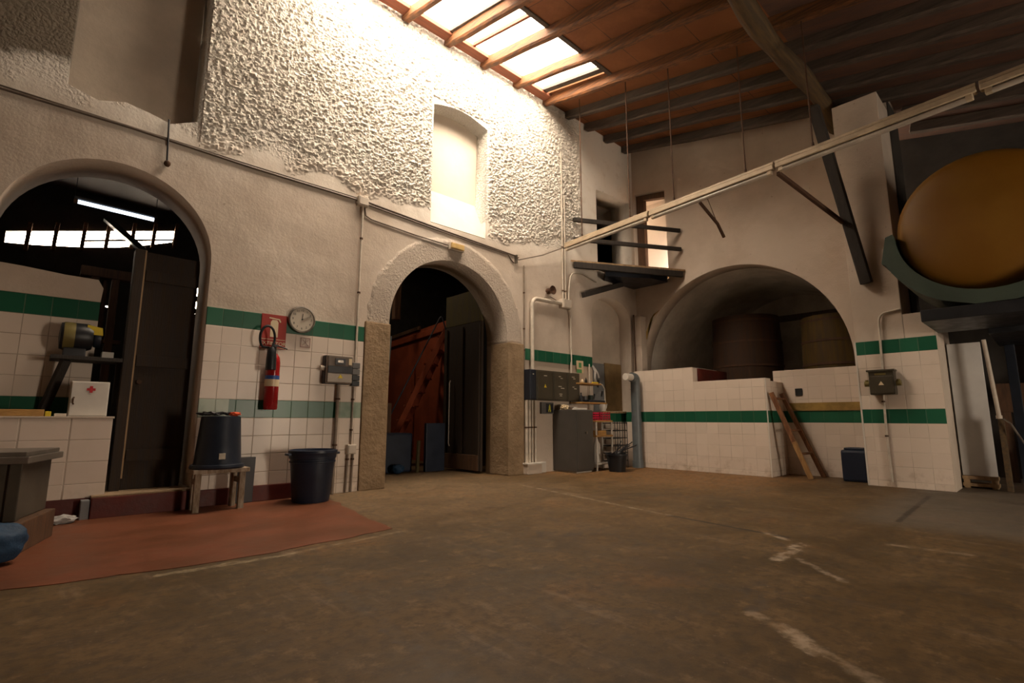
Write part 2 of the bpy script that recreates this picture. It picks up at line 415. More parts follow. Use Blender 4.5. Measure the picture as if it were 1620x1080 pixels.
    def blob(s, c, r, amp=.15, sub=3, sc=(1, 1, 1), f=3.0):
        t = bmesh.new(); bmesh.ops.create_icosphere(t, subdivisions=sub, radius=1)
        o = Vector((random.random() * 9, random.random() * 9, 0))
        for v in t.verts:
            n = v.co.normalized()
            v.co = Vector((n.x * sc[0], n.y * sc[1], n.z * sc[2])) * r * (1 + amp * mnoise.noise(n * f + o) * 2)
        bmesh.ops.transform(t, matrix=Matrix.Translation(Vector(c)), verts=t.verts)
        s.merge(t); return s

ORIG = {}
def obj(name, mb, m, parent=None, smooth=False, origin=None):
    b = mb.b if isinstance(mb, MB) else mb
    bmesh.ops.recalc_face_normals(b, faces=b.faces[:])
    if parent is not None: o0 = ORIG[parent.name]
    elif origin is not None: o0 = Vector(origin)
    elif origin is None: o0 = Vector((0, 0, 0))
    bmesh.ops.translate(b, vec=-o0, verts=b.verts[:])
    me = bpy.data.meshes.new(name); b.to_mesh(me); b.free()
    me.materials.append(M[m] if isinstance(m, str) else m)
    if smooth:
        me.shade_smooth()
        try: me.set_sharp_from_angle(angle=math.radians(38))
        except Exception: pass
    o = bpy.data.objects.new(name, me); col.objects.link(o)
    if parent is not None: o.parent = parent
    else: o.location = o0
    ORIG[o.name] = o0
    return o

def thing(name, label, cat, loc, group=None):
    o = bpy.data.objects.new(name, None); col.objects.link(o)
    o.empty_display_size = .1; o.location = loc
    o['label'] = label; o['category'] = cat
    if group: o['group'] = group
    ORIG[o.name] = Vector(loc)
    return o

def solo(name, mb, m, label, cat, group=None, smooth=False):
    """a thing that is one mesh; origin at the middle of its base"""
    vs = [v.co for v in mb.b.verts]
    lo = [min(v[i] for v in vs) for i in range(3)]; hi = [max(v[i] for v in vs) for i in range(3)]
    o = obj(name, mb, m, None, smooth, ((lo[0] + hi[0]) / 2, (lo[1] + hi[1]) / 2, lo[2]))
    o['label'] = label; o['category'] = cat
    if group: o['group'] = group
    return o

def struct(name, mb, m, smooth=False):
    o = obj(name, mb, m, None, smooth); o['kind'] = 'structure'; return o

def cut_slab(loops, depth, frame):
    """outline with holes as a solid slab; frame maps (u, v, w) to the world, w in 0..depth"""
    cu = bpy.data.curves.new('outline', 'CURVE'); cu.dimensions = '2D'; cu.fill_mode = 'BOTH'; cu.extrude = depth / 2
    for L in loops:
        sp = cu.splines.new('POLY'); sp.points.add(len(L) - 1); sp.use_cyclic_u = True
        for p, q in zip(sp.points, L): p.co = (q[0], q[1], 0, 1)
    o = bpy.data.objects.new('outline', cu); col.objects.link(o)
    me = bpy.data.meshes.new_from_object(o.evaluated_get(bpy.context.evaluated_depsgraph_get()))
    mb = MB(); mb.b.from_mesh(me)
    bpy.data.objects.remove(o); bpy.data.curves.remove(cu); bpy.data.meshes.remove(me)
    for v in mb.b.verts: v.co = Vector(frame(v.co.x, v.co.y, v.co.z + depth / 2))
    bmesh.ops.remove_doubles(mb.b, verts=mb.b.verts[:], dist=1e-5)
    return mb

def text_mb(s, size, frame, depth=.002):
    cu = bpy.data.curves.new('txt', 'FONT'); cu.body = s; cu.size = size; cu.extrude = depth / 2
    cu.align_x = 'CENTER'; cu.align_y = 'CENTER'; cu.resolution_u = 3
    o = bpy.data.objects.new('txt', cu); col.objects.link(o)
    me = bpy.data.meshes.new_from_object(o.evaluated_get(bpy.context.evaluated_depsgraph_get()))
    mb = MB(); mb.b.from_mesh(me)
    bpy.data.objects.remove(o); bpy.data.curves.remove(cu); bpy.data.meshes.remove(me)
    for v in mb.b.verts: v.co = Vector(frame(v.co.x, v.co.y, v.co.z))
    return mb

def arc(cx, cz, rx, rz, a0, a1, n):
    return [(cx + rx * math.cos(a0 + (a1 - a0) * k / n), cz + rz * math.sin(a0 + (a1 - a0) * k / n)) for k in range(n + 1)]

WA = 5.85                      # face of the tall wall on the left
WB = 9.0                       # face of the gable wall on the right
def roofz(y): return 6.62 - .215 * (WA - y)
def onA(depth):                # frame for slabs let into the tall wall
    return lambda u, v, w: (u, WA + depth - w, v)

# ------------------------------------------------------------------ setting: tall wall
out = [(-5, -.05), (-.42, -.05), (-.42, 2.45)] + arc(.385, 2.45, .805, .80, PI, 0, 28)[1:] + [(1.19, -.05), (3.27, -.05)] \
    + arc(4.31, 2.10, 1.04, 1.03, PI, 0, 36) + [(5.35, -.05), (9.4, -.05), (9.4, 6.75), (-5, 6.75)]
niche = [(3.86, 3.62), (4.88, 3.62), (4.91, 5.46)] + [(4.91 - 1.04 * k / 10, 5.46 + .10 * math.sin(PI * k / 10)) for k in range(1, 10)] + [(3.87, 5.46)]
tall = [(-.08, 3.86), (.15, 3.80), (.35, 3.87), (.55, 3.84), (.72, 3.80), (.97, 3.93), (.985, 6.2), (-.08, 6.2)]
updoor = [(7.72, 3.70), (8.90, 3.70), (8.90, 5.42), (7.72, 5.36)]
rec = [(7.49, .98), (8.74, .98), (8.74, 2.85)] + arc(8.115, 2.85, .625, .36, 0, PI, 14)[1:]
struct('wall_left', cut_slab([out, niche, tall, updoor, rec], .5, onA(.5)), 'wallA')

def stucco():
    """thick hand-thrown render on the upper wall: a real relief, sinking into the wall where it ends"""
    mb = MB(); st = .0125; x0, x1, z0, z1 = .974, 7.45, 3.40, 6.60
    nx = int((x1 - x0) / st); nz = int((z1 - z0) / st); G_ = []
    def inside(x, z, m=0.0):
        return (3.86 - m < x < 4.91 + m and 3.60 - m < z < 5.56 + m)
    for j in range(nz + 1):
        row = []
        for i in range(nx + 1):
            x = x0 + i * st; z = z0 + j * st; p = Vector((x, 0, z))
            edge = 3.80 + .42 * mnoise.noise(p * .9) + .20 * mnoise.noise(p * 3.1 + Vector((5, 1, 2)))
            k = min(1, max(0, (z - edge) / .22)) * min(1, max(0, (7.32 + .18 * mnoise.noise(p * 3) - x) / .2)) * min(1, (x - .972) / .014)
            dn = max(3.86 - x, x - 4.91, 3.60 - z, z - 5.56)
            k *= min(1, max(0, dn / .03))
            q = Vector((x * 1.0, 0, z * 1.25))
            a = .5 * abs(mnoise.noise(q * 7)) + .6 * mnoise.noise(q * 21 + Vector((3, 3, 3))) + .95 * max(-.22, mnoise.noise(q * 37 + Vector((7, 0, 1))))
            h = k * (.013 + .028 * a) - (1 - k) * .012
            row.append(mb.b.verts.new((x, WA - h, z)))
        G_.append(row)
    for j in range(nz):
        for i in range(nx):
            if not inside(x0 + (i + .5) * st, z0 + (j + .5) * st):
                mb.b.faces.new((G_[j][i], G_[j][i + 1], G_[j + 1][i + 1], G_[j + 1][i]))
    bmesh.ops.delete(mb.b, geom=[v for v in mb.b.verts if not v.link_faces], context='VERTS')
    o = struct('trim_23', mb, 'wallA', True)
stucco()
def back_plate(name, x0, x1, z0, z1, y, m, t=.08):
    return struct(name, MB().box(x0, x1, y, y + t, z0, z1), m)
back_plate('trim_1', 3.6, 5.2, 3.4, 5.8, WA + .28, 'niche')
ws = MB(); ws.prism([(3.865, WA + .28, 3.63), (3.865, WA + .28, 4.25), (3.865, WA + .002, 3.63)], (1.02, 0, 0)); struct('trim_22', ws, 'niche')
back_plate('trim_2', -.4, 1.3, 3.6, 6.4, WA + .48, 'recess')
back_plate('trim_3', 7.3, 8.95, .9, 3.4, WA + .26, 'recess')
# passage behind the upper doorway
pb = MB(); pb.box(7.5, 9.0, 6.95, 7.03, 3.5, 5.6); pb.box(7.5, 9.0, 6.35, 7.0, 5.45, 5.55); pb.box(7.5, 7.6, 6.35, 7.0, 3.5, 5.6); pb.box(9.0, 9.1, 6.35, 7.0, 3.5, 5.6)
pb.box(7.5, 9.0, 6.35, 7.0, 3.55, 3.69)
struct('wall_passage', pb, 'recess')

# tiling and skirting on the tall wall
struct('trim_4', MB().box(1.19, 2.915, WA - .022, WA, .16, 1.982, .004), 'tileA')
struct('trim_5', MB().box(2.36, 2.915, WA - .022, WA, .0, .159, .004), 'tileA')
struct('trim_6', MB().box(5.71, 7.46, WA - .022, WA, 1.795, 1.982, .004), 'tileA')
struct('baseboard_left', MB().box(1.20, 2.355, WA - .04, WA, .0, .16, .006), 'redbase')
# stone jambs of the cart arch, slightly proud
st = MB(); st.box(2.925, 3.275, WA - .035, WA + .35, 0, 2.06, .012)
struct('trim_7', st, 'stone')
st = MB(); st.box(5.345, 5.685, WA - .035, WA + .40, 0, 2.04, .012)
struct('trim_8', st, 'stone')
# plaster ledge line between smooth and rough wall
# parapet in the small arch, and the tiled infill behind it
pp = MB(); pp.box(-.42, .535, WA + .0, WA + .14, .17, .85, .004)
struct('wall_parapet', pp, 'tileC')
struct('trim_9', MB().box(-.42, .545, WA - .005, WA + .16, .85, .868, .004), 'wallB')
struct('trim_10', MB().box(-.42, .44, WA + .0, WA + .12, 0, .17, .004), 'redbase')
inf = MB(); inf.box(-.7, .375, 6.36, 6.46, 0, 1.98)
struct('wall_infill', inf, 'tileA')
it = MB(); it.prism([(-.7, 6.345, 1.98), (.375, 6.345, 1.98), (.385, 6.345, 2.12), (.34, 6.345, 2.20), (.1, 6.345, 2.205), (-.2, 6.345, 2.23), (-.7, 6.345, 2.25)], (0, .13, 0))
struct('trim_11', it, 'wallB')

# painted step in front of the small door
sp = MB(); sp.box(.44, 1.22, 5.735, 6.35, 0, .175, .008)
struct('trim_12', sp, 'redbase')
struct('trim_13', MB().box(.44, 1.20, 5.75, 6.35, .175, .190, .004), 'stone')

# ------------------------------------------------------------------ setting: gable wall, press block, pillar
def onB(x0, depth): return lambda u, v, w: (x0 + depth - w, -u, v)
def B(yz): return [(-y, z) for y, z in yz]
gy = [(5.90, roofz(5.9)), (1.29, roofz(1.29)), (1.29, -.05), (5.90, -.05)]
arch = [(5.78, 1.20), (5.78, 1.75)] + arc(3.92, 1.75, 1.86, 1.86, 0, PI, 48)[1:] + [(2.06, 1.20)]
bdoor = [(5.80, 3.62), (5.80, 5.62), (5.09, 5.50), (5.07, 3.62)]
struct('wall_right', cut_slab([B(gy), B(arch), B(bdoor)], .35, onB(WB, .35)), 'wallB')

vt = MB()                      # barrel vault behind the great arch
n = 40; prof = [(3.92 + 1.88 * math.cos(PI * k / n), 1.75 + 1.88 * math.sin(PI * k / n)) for k in range(n + 1)]
prof = [(prof[0][0], 1.1)] + prof + [(prof[-1][0], 1.1)]
outer = [(3.92 + (y - 3.92) * 1.06, 1.75 + (z - 1.75) * 1.06 if z > 1.6 else 1.1) for y, z in prof]
vs0 = []
for X in (9.352, 12.4):
    vs0.append(([vt.b.verts.new((X, y, z)) for y, z in prof], [vt.b.verts.new((X, y, z)) for y, z in outer]))
for k in range(len(prof) - 1):
    (a, A), (b, Bv) = vs0
    vt.b.faces.new((a[k], a[k + 1], b[k + 1], b[k])); vt.b.faces.new((A[k], Bv[k], Bv[k + 1], A[k + 1]))
    vt.b.faces.new((a[k], A[k], A[k + 1], a[k + 1])); vt.b.faces.new((b[k], b[k + 1], Bv[k + 1], Bv[k]))
struct('ceiling_vault', vt, 'vault', True)
struct('wall_vault', MB().box(12.4, 12.5, 1.6, 6.2, 1.1, 4.0), 'vault')
struct('floor_vault', MB().box(9.36, 12.39, 2.05, 5.79, 1.12, 1.2), 'vault')

hb = MB(); hb.box(8.10, 9.0, 4.21, 5.37, 0, 1.722, .006)
struct('wall_press', hb, 'tileD')
struct('trim_14', MB().box(8.26, 9.34, 4.185, 4.21, 1.0, 1.712), 'redbase')
struct('wall_basin', MB().box(8.10, 8.30, 3.04, 4.21, 0, 1.475, .006), 'tileD')
struct('wall_return', MB().box(8.301, 8.80, 3.04, 3.22, 0, 1.44, .006), 'tileDx')
struct('wall_bench', MB().box(8.80, 8.998, 1.842, 3.18, 0, 1.63, .006), 'tileD')
struct('trim_15', MB().box(8.782, 8.80, 1.86, 3.0, .985, 1.105), 'mortar')
struct('floor_basin', MB().box(8.301, 8.99, 3.22, 4.185, .0, .5), 'redbase')

pl = MB(); pl.box(8.12, 9.3, .985, 1.29, 0, 2.2, .01); pl.box(8.12, 8.998, 1.291, 1.84, 0, roofz(1.5) - .32, .01)
struct('wall_pillar', pl, 'wallB')
struct('trim_16', MB().box(8.098, 8.12, .975, 1.842, 0, 1.884, .004), 'tileB')
struct('trim_25', MB().box(8.092, 8.099, 1.828, 1.848, 0, 1.884, .002), 'white')
struct('trim_26', MB().box(8.095, 8.101, 3.035, 3.05, 0, 1.47, .002), 'white')
struct('trim_17', MB().box(8.10, 8.60, .965, .985, 0, 1.884, .004), 'wallB')

# ------------------------------------------------------------------ setting: floor, roof, hidden sides of the hall
struct('floor', MB().box(-5, 12.6, -5, 13, -.1, 0), 'floor')
def ragged(P, amp=.018, step=.07):
    Q = []
    for a, b in zip(P, P[1:] + P[:1]):
        a = Vector(a); b = Vector(b); n = max(1, int((b - a).length / step))
        for k in range(n):
            p = a.lerp(b, k / n); Q.append(p + Vector((mnoise.noise(p * 4), mnoise.noise(p * 4 + Vector((9, 3, 1))), 0)) * amp * 1.6 + Vector((mnoise.noise(p * 17), mnoise.noise(p * 15 + Vector((2, 3, 1))), 0)) * amp)
    return Q
rp = MB(); rp.prism(ragged([(-3.2, 3.72, .001), (0, 3.71, .001), (.64, 3.58, .001), (1.22, 3.56, .001), (1.7, 3.60, .001), (2.14, 3.68, .001), (2.24, 4.4, .001), (2.40, 5.3, .001), (2.42, 5.78, .001), (-3.2, 5.78, .001)]), (0, 0, .003))
struct('floor_painted', rp, 'redpaint')

def roof_piece(x0, x1, y0, y1, t=.07):
    mb = MB(); mb.prism([(x0, y0, roofz(y0)), (x1, y0, roofz(y0)), (x1, y1, roofz(y1)), (x0, y1, roofz(y1))], (0, 0, t)); return mb
SX0, SX1, SY0, SY1 = 2.1, 6.12, 4.33, 5.78
rf = MB()
for a in ((-5, SX0, 1.95, 5.95), (SX1, 12.6, 1.95, 5.95), (SX0, SX1, 1.95, SY0), (SX0, SX1, SY1, 5.95)):
    rf.merge(roof_piece(*a).b)
struct('ceiling', rf, 'roof')
struct('ceiling_bay', roof_piece(-5, 12.6, -5, 1.949), 'roofshade')  # shaded bay, darkened by its board colour
struct('wall_back', cut_slab([[(-5, 0), (4.6, 0), (4.6, 2.1), (5.7, 2.1), (5.7, 0), (12.6, 0), (12.6, 6.8), (-5, 6.8)]], .15, lambda u, v, w: (u, -5 - w, v)), 'dark')
struct('wall_entrance', MB().box(-5.15, -5, -5, 13, 0, 6.8), 'wallB')
struct('wall_far', MB().box(12.6, 12.75, -5, 13, 0, 6.8), 'dark')
struct('wall_side', MB().prism([(10.6, -5, 0), (10.6, 1.9, 0), (10.6, 1.9, roofz(1.9)), (10.6, -5, roofz(-5))], (.1, 0, 0)), 'dark')  # near-black colour keeps the bay behind the tank in shade
struct('shade_facing', MB().box(8.75, 9.36, 1.27, 1.289, 2.21, 5.5), 'dark')  # dark facing over the white wall end, shade put into its colour

# skylight: sheets, frame boards
sk = roof_piece(SX0 - .05, SX1 + .05, SY0 - .05, SY1 + .03, .006)
for v in sk.b.verts: v.co.z += .075
struct('window_1', sk, 'skylight')
fr = MB(); fr.beam((SX0, 5.70, roofz(5.70) - .035), (SX1 + .1, 5.70, roofz(5.70) - .035), .17, .07)
solo('skylight_board', fr, 'redwood', 'reddish board along the lower edge of the skylight beside the white wall', 'board')
fr = MB(); fr.beam((SX0, 4.34, roofz(4.34) + .02), (SX1 + .12, 4.34, roofz(4.34) + .02), .07, .09)
solo('skylight_board', fr, 'rafterdark', 'dark grey board along the inner edge of the skylight, away from the wall', 'board')
for i, (X, w, lab) in enumerate(((3.98, .045, 'grey glazing bar right beside the second skylight rafter'), (4.42, .045, 'thin reddish glazing bar in the middle of a skylight pane, away from the rafters'), (6.02, .11, 'pale edged glazing bar closing the right end of the skylight'))):
    gb = MB(); gb.beam((X, 4.36, roofz(4.36) + .02), (X, 5.62, roofz(5.62) + .02), w, .06)
    solo('glazing_bar', gb, 'rafterdark' if i != 1 else 'redwood', lab, 'glazing bar', 'glazing bars of the skylight')

RX = [3.33, 4.05, 4.77, 5.50, 6.23, 6.84, 7.43, 8.06, 8.68]
RL = ['orange weathered rafter crossing the skylight, furthest left', 'split weathered rafter crossing the skylight, second from the left', 'orange weathered rafter in the middle of the skylight',
      'orange weathered rafter crossing the skylight, second from its right end', 'reddish rafter bordering the right end of the skylight',
      'dark grey rafter just right of the skylight', 'dark grey rafter second to the right of the skylight', 'dark grey rafter third to the right of the skylight', 'dark grey rafter nearest the gable wall']
for X, lab in zip(RX, RL):
    mb = MB(); yb = 4.0 if X < 6.5 else 5.0
    random.seed(int(X * 100))
    y1 = 5.835
    pts = [y1 - k * .5 for k in range(19)]
    rings = []
    for k, y in enumerate(pts):   # hand-hewn: a little wobble along the length
        w = .055 + random.uniform(-.006, .006); dx = random.uniform(-.006, .006); h = .165 + random.uniform(-.01, .01)
        if k == 0: h = .15
        z = roofz(y) - .005
        sh = .03 if k == 0 else 0
        rings.append([mb.b.verts.new(p) for p in ((X + dx - w, y - sh, z), (X + dx - w, y, z - h * .85), (X + dx - w * .6, y - sh, z - h), (X + dx + w * .6, y - sh, z - h), (X + dx + w, y, z - h * .85), (X + dx + w, y - sh, z))])
    for A, Bq in zip(rings, rings[1:]):
        for k in range(6): mb.b.faces.new((A[k], A[(k + 1) % 6], Bq[(k + 1) % 6], Bq[k]))
    mb.b.faces.new(rings[0]); mb.b.faces.new(rings[-1])
    solo('rafter', mb, 'rafter' if X < 6.5 else 'rafterdark', lab, 'rafter', 'rafters under the roof')
for X, lab in ((9.35, 'added dark rafter in the bay above the yellow tank'), (9.98, 'added dark rafter in the bay behind the yellow tank')):  # rafters added to darken the roof strip by the tank
    mb = MB(); mb.beam((X, 1.20, roofz(1.20) - .09), (X, -4.0, roofz(-4.0) - .09), .11, .16, .01)
    solo('rafter', mb, 'rafterdark', lab, 'rafter', 'rafters under the roof')
random.seed(11)

# purlin and its knee brace on the pillar
mb = MB(); ring = []
for k in range(15):
    X = 9.0 - k * .32
    y = 2.0 - .03 * math.sin(k * .5) - .02 * k * .3; z = roofz(2.0) - .30 + .05 * math.sin(k * .45)
    ring.append((X, y, z))
mb.tube(ring, lambda u: .112 + .012 * math.sin(u * 19), 10)
solo('purlin', mb, 'beamlight', 'round crooked timber purlin under the rafters, ending above the pillar', 'beam', smooth=True)
mb = MB(); mb.beam((8.045, 1.62, 2.66), (7.60, 1.93, 5.20), .13, .13, .008, (0, 1, 0))
solo('knee_brace', mb, 'strut', 'near-black slanting timber brace rising from the pillar to the roof beam', 'brace')
mb = MB(); mb.beam((6.27, 2.03, 3.78), (7.86, 1.78, 3.52), .045, .05, .004)
solo('stay_bar', mb, 'rust', 'thin brown bar from the hanging light track to the dark slanting brace', 'bar')
mb = MB(); mb.tube([(6.42, 3.10, 3.80), (6.75, 3.02, 3.56), (6.93, 3.02, 3.41)], .022, 8); mb.tube([(6.33, 2.96, 3.82), (6.74, 3.02, 3.57)], .004, 6)
solo('bent_bar', mb, 'rust', 'short bent brown bar hanging under the light track above the great arch', 'bar')

# ------------------------------------------------------------------ light track: four battens end to end
TA = Vector((6.60, 5.76, 3.86)); 
def tr(y): # straight run from the wall out over the camera side
    k = (5.76 - y) / 5.55
    return Vector((6.60 - .53 * k, y, 3.86))
segs = [(5.70, 3.90, 'unlit twin-rail fluorescent batten nearest the tall white wall'), (3.88, 2.06, 'unlit fluorescent batten second from the tall wall, before the small balcony'),
        (2.04, .22, 'unlit fluorescent batten passing in front of the dark slanting brace'), (.20, -1.6, 'unlit fluorescent batten nearest the viewer, above the yellow tank')]
for y0, y1, lab in segs:
    a, b = tr(y0), tr(y1); mid = (a + b) / 2
    t = thing('fluorescent_batten', lab, 'light fitting', mid, 'fluorescent battens in one line')
    h = MB(); h.beam(a, b, .075, .06, .008); h.beam(a + Vector((0, 0, .05)), b + Vector((0, 0, .05)), .05, .035, .004)
    obj('housing', h, 'trunk', t)
    d = (b - a).normalized(); dn = Vector((0, 0, -.06))
    tb = MB(); tb.cyl(a + d * .08 + dn, b - d * .08 + dn, .026, None, 14); obj('lamp_tube', tb, 'tube', t, True)
    for q, sgn in ((a, 1), (b, -1)):
        e = MB(); e.beam(q + d * sgn * .03 + dn * .6, q + d * sgn * .085 + dn * .6, .05, .09, .006); obj('lamp_holder', e, 'trunk', t)
    yr = [y0 - .42, y1 + .35] if y0 > 3 else [y0 - .42]
    for y in yr:
        p = tr(y); s = MB(); s.cyl(p + Vector((0, 0, .05)), (p.x, p.y, roofz(p.y) - (.18 if min(abs(p.x - q) for q in RX) < .08 else .01)), .009, None, 8); s.cyl(p + Vector((0, 0, .06)), p + Vector((0, 0, .12)), .02, .012, 8)
        obj('suspension_rod', s, 'rust', t)
mb = MB(); mb.tube([(5.515, 5.83, 3.45), (5.55, 5.80, 3.42), (6.1, 5.78, 3.62), (6.595, 5.74, 3.86)], .009, 6)
solo('feed_cable', mb, 'cable', 'dark cable from the wall bracket up to the end of the light track', 'cable')

# ------------------------------------------------------------------ corner balcony
t = thing('corner_balcony', 'small timber balcony across the wall corner linking the two upper doors', 'balcony', (8.0, 5.4, 3.6))
a, b = Vector((6.95, 5.80, 3.632)), Vector((8.96, 4.76, 3.632))
mb = MB(); mb.prism([(6.90, 5.83, 3.69), (8.98, 5.83, 3.69), (8.98, 4.71, 3.69)], (0, 0, .035)); obj('decking', mb, 'palewood', t)
mb = MB(); mb.beam(a, b, .06, .114, .005); obj('edge_beam', mb, 'strut', t)
mb = MB(); mb.prism([(7.65, 5.62, 3.52), (8.40, 5.12, 3.52), (8.90, 5.05, 3.52), (8.90, 5.83, 3.52), (7.9, 5.83, 3.52)], (0, 0, .14)); obj('soffit', mb, 'blackblue', t)
for z in (4.50, 4.12):
    mb = MB(); mb.beam((6.95, 5.80, z), (8.96, 4.765, z + .02), .05, .075, .005); obj('rail', mb, 'strut', t)
mb = MB(); mb.beam((7.13, 5.74, 3.09), (8.32, 5.74, 3.50), .10, .10, .006); obj('strut', mb, 'strut', t)
# upper doors
t = thing('plank_door', 'dark plank door standing ajar in the upper opening of the tall wall', 'door', (7.9, 6.3, 3.69))
mb = MB(); mb.box(7.73, 8.30, 6.55, 6.60, 3.69, 4.98, .006); obj('leaf', mb, 'blackblue', t)
mb = MB(); mb.cyl((8.24, 6.54, 4.3), (8.24, 6.49, 4.3), .02); obj('handle', mb, 'rust', t)
t = thing('door_frame', 'brown timber door frame in the gable wall above the balcony', 'door frame', (9.15, 5.45, 3.72))
mb = MB(); mb.box(9.05, 9.17, 5.62, 5.795, 3.72, 5.50, .006); obj('jamb', mb, 'doorbrown', t)
mb = MB(); mb.prism([(9.05, 5.079, 5.36), (9.05, 5.079, 5.49), (9.05, 5.795, 5.60), (9.05, 5.795, 5.50)], (.12, 0, 0)); obj('lintel', mb, 'doorbrown', t)
ur = MB(); ur.box(10.05, 10.13, 4.3, 6.6, 3.75, 5.9); ur.box(9.351, 10.05, 6.5, 6.6, 3.75, 5.9); ur.box(9.351, 10.05, 4.2, 4.3, 3.75, 5.9); ur.box(9.351, 10.05, 4.3, 6.5, 5.8, 5.9)
struct('wall_loft', ur, 'niche')
struct('floor_loft', MB().box(9.351, 10.13, 4.2, 6.6, 3.745, 3.80), 'palewood')

# ------------------------------------------------------------------ rooms seen through the two arches
W2 = [(-5, -.05), (9, -.05), (9, 5.0), (-5, 5.0)]
strip = [(-.66, 4.03), (1.78, 4.67), (1.72, 4.40), (1.2, 4.20), (.8, 4.07), (.35, 3.97), (-.3, 3.86), (-.66, 3.82)][::-1]
def slot(x0, x1, z0, z1): return [(x0, z0), (x1, z0), (x1, z1), (x0, z1)]
slots = [slot(.71, .83, 2.91, 2.95), slot(.875, .925, 2.88, 2.92), slot(2.225, 2.30, 3.36, 3.55), slot(2.225, 2.30, 3.10, 3.26), slot(2.22, 2.26, 2.98, 3.01)]
struct('wall_yard', cut_slab([W2, strip] + slots, .12, lambda u, v, w: (u, 12.12 - w, v)), 'dark')
struct('ceiling_store', MB().box(-5, 9, 6.36, 12.15, 5.0, 5.08), 'strut')
struct('wall_partition', MB().box(2.75, 2.85, 6.35, 12.0, 0, 5.0), 'dark')
struct('wall_store', MB().box(9.0, 9.1, 6.36, 12.2, 0, 5.0), 'dark')
mb = MB(); mb.prism([(x, 12.06, z) for x, z in strip], (0, .004, 0)); struct('window_2', mb, 'skylight')
for i, x in enumerate((-.39, -.04, .34, .68, 1.06, 1.39, 1.75)):
    mb = MB(); zt = 4.03 + (x + .64) * .262
    mb.beam((x, 11.96, zt - .38), (x + .02, 11.96, zt + .14), .07, .06, .004)
    o = struct('window_mullion', mb, 'rafter')
mb = MB(); mb.beam((.36, 12.02, 4.10), (1.74, 12.02, 4.46), .03, .035, .003); struct('window_mullion', mb, 'strut')
mb = MB(); mb.beam((.62, 11.8, 4.55), (1.25, 11.8, 4.05), .16, .10, .006)
solo('diagonal_timber', mb, 'black', 'dark diagonal timber crossing the bright strip window behind the small arch', 'timber')
t = thing('tube_lamp', 'lit cold white fluorescent tube hanging in the room behind the small arch', 'lamp', (.49, 7.45, 3.3))
mb = MB(); mb.cyl((.125, 7.42, 3.3), (.855, 7.475, 3.3), .022); obj('tube', mb, 'tubelit', t)
mb = MB(); mb.cyl((.09, 7.417, 3.3), (.125, 7.42, 3.3), .026); obj('end_cap', mb, 'rust', t)
mb = MB(); mb.cyl((.855, 7.475, 3.3), (.89, 7.478, 3.3), .026); obj('end_cap', mb, 'rust', t)
mb = MB(); mb.beam((.09, 7.418, 3.345), (.89, 7.478, 3.345), .04, .03, .004); mb.cyl((.1, 7.42, 3.35), (.1, 7.42, 5.0), .004); mb.cyl((.87, 7.475, 3.35), (.87, 7.475, 5.0), .004); obj('fitting', mb, 'black', t)
t = thing('wooden_press', 'brown wooden press frame in the gloom behind the tiled parapet', 'press', (.5, 8.1, 0))
for x in (.40, .60):
    mb = MB(); mb.beam((x, 8.1, 0), (x, 8.1, 2.6), .08, .12, .005, (0, 1, 0)); obj('post', mb, 'doorbrown', t)
mb = MB(); mb.beam((.25, 8.1, 2.66), (.80, 8.1, 2.66), .14, .12, .005); obj('crossbeam', mb, 'doorbrown', t)
mb = MB(); mb.beam((.3, 8.1, 1.8), (.72, 8.1, 1.8), .1, .05, .005); obj('shelf', mb, 'doorbrown', t)
mb = MB(); mb.cyl((.5, 8.1, 1.84), (.5, 8.1, 2.58), .03); obj('screw', mb, 'rust', t)

# small door, closed half, with its post
t = thing('yard_door', 'tall dark plank door closing the right half of the small arch', 'door', (.9, 6.12, .19))
mb = MB(); mb.box(.66, 1.135, 6.09, 6.14, .19, 2.5, .004); obj('leaf', mb, 'doorwood', t)
for z in (.45, 1.35, 2.2):
    mb = MB(); mb.box(.68, 1.12, 6.068, 6.09, z, z + .11, .004); obj('ledge', mb, 'doorwood', t)
mb = MB(); mb.box(.575, .655, 6.02, 6.16, .19, 2.5, .006); obj('post', mb, 'doorwood', t)
mb = MB(); mb.box(.655, .668, 6.03, 6.09, .3, 2.5); obj('edge_strip', mb, 'palewood', t)
mb = MB(); mb.cyl((.72, 6.09, 1.2), (.72, 6.04, 1.2), .02); obj('handle', mb, 'rust', t)

# cart door, leaf swung inward
t = thing('cart_door', 'heavy dark cart door leaf swung inward at the right jamb of the large arch', 'door', (5.28, 6.6, 0))
mb = MB(); mb.box(5.24, 5.29, 6.36, 7.35, .03, 2.45, .004); obj('leaf', mb, 'doorwood', t)
mb = MB(); mb.box(5.235, 5.285, 6.36, 7.35, 2.451, 3.0, .004); obj('upper_leaf', mb, 'doorgreen', t)
for y in (6.37, 6.82, 7.27):
    mb = MB(); mb.box(5.205, 5.235, y, y + .07, .05, 2.4, .004); obj('stile', mb, 'doorwood', t)
mb = MB(); mb.box(5.20, 5.234, 6.38, 7.33, .04, .28, .004); obj('kick_board', mb, 'doorbrown', t)
mb = MB(); mb.tube([(5.19, 7.12, 1.5), (5.17, 7.12, 1.46), (5.17, 7.12, .45), (5.19, 7.12, .4)], .010, 8); obj('bolt_bar', mb, 'galv', t)

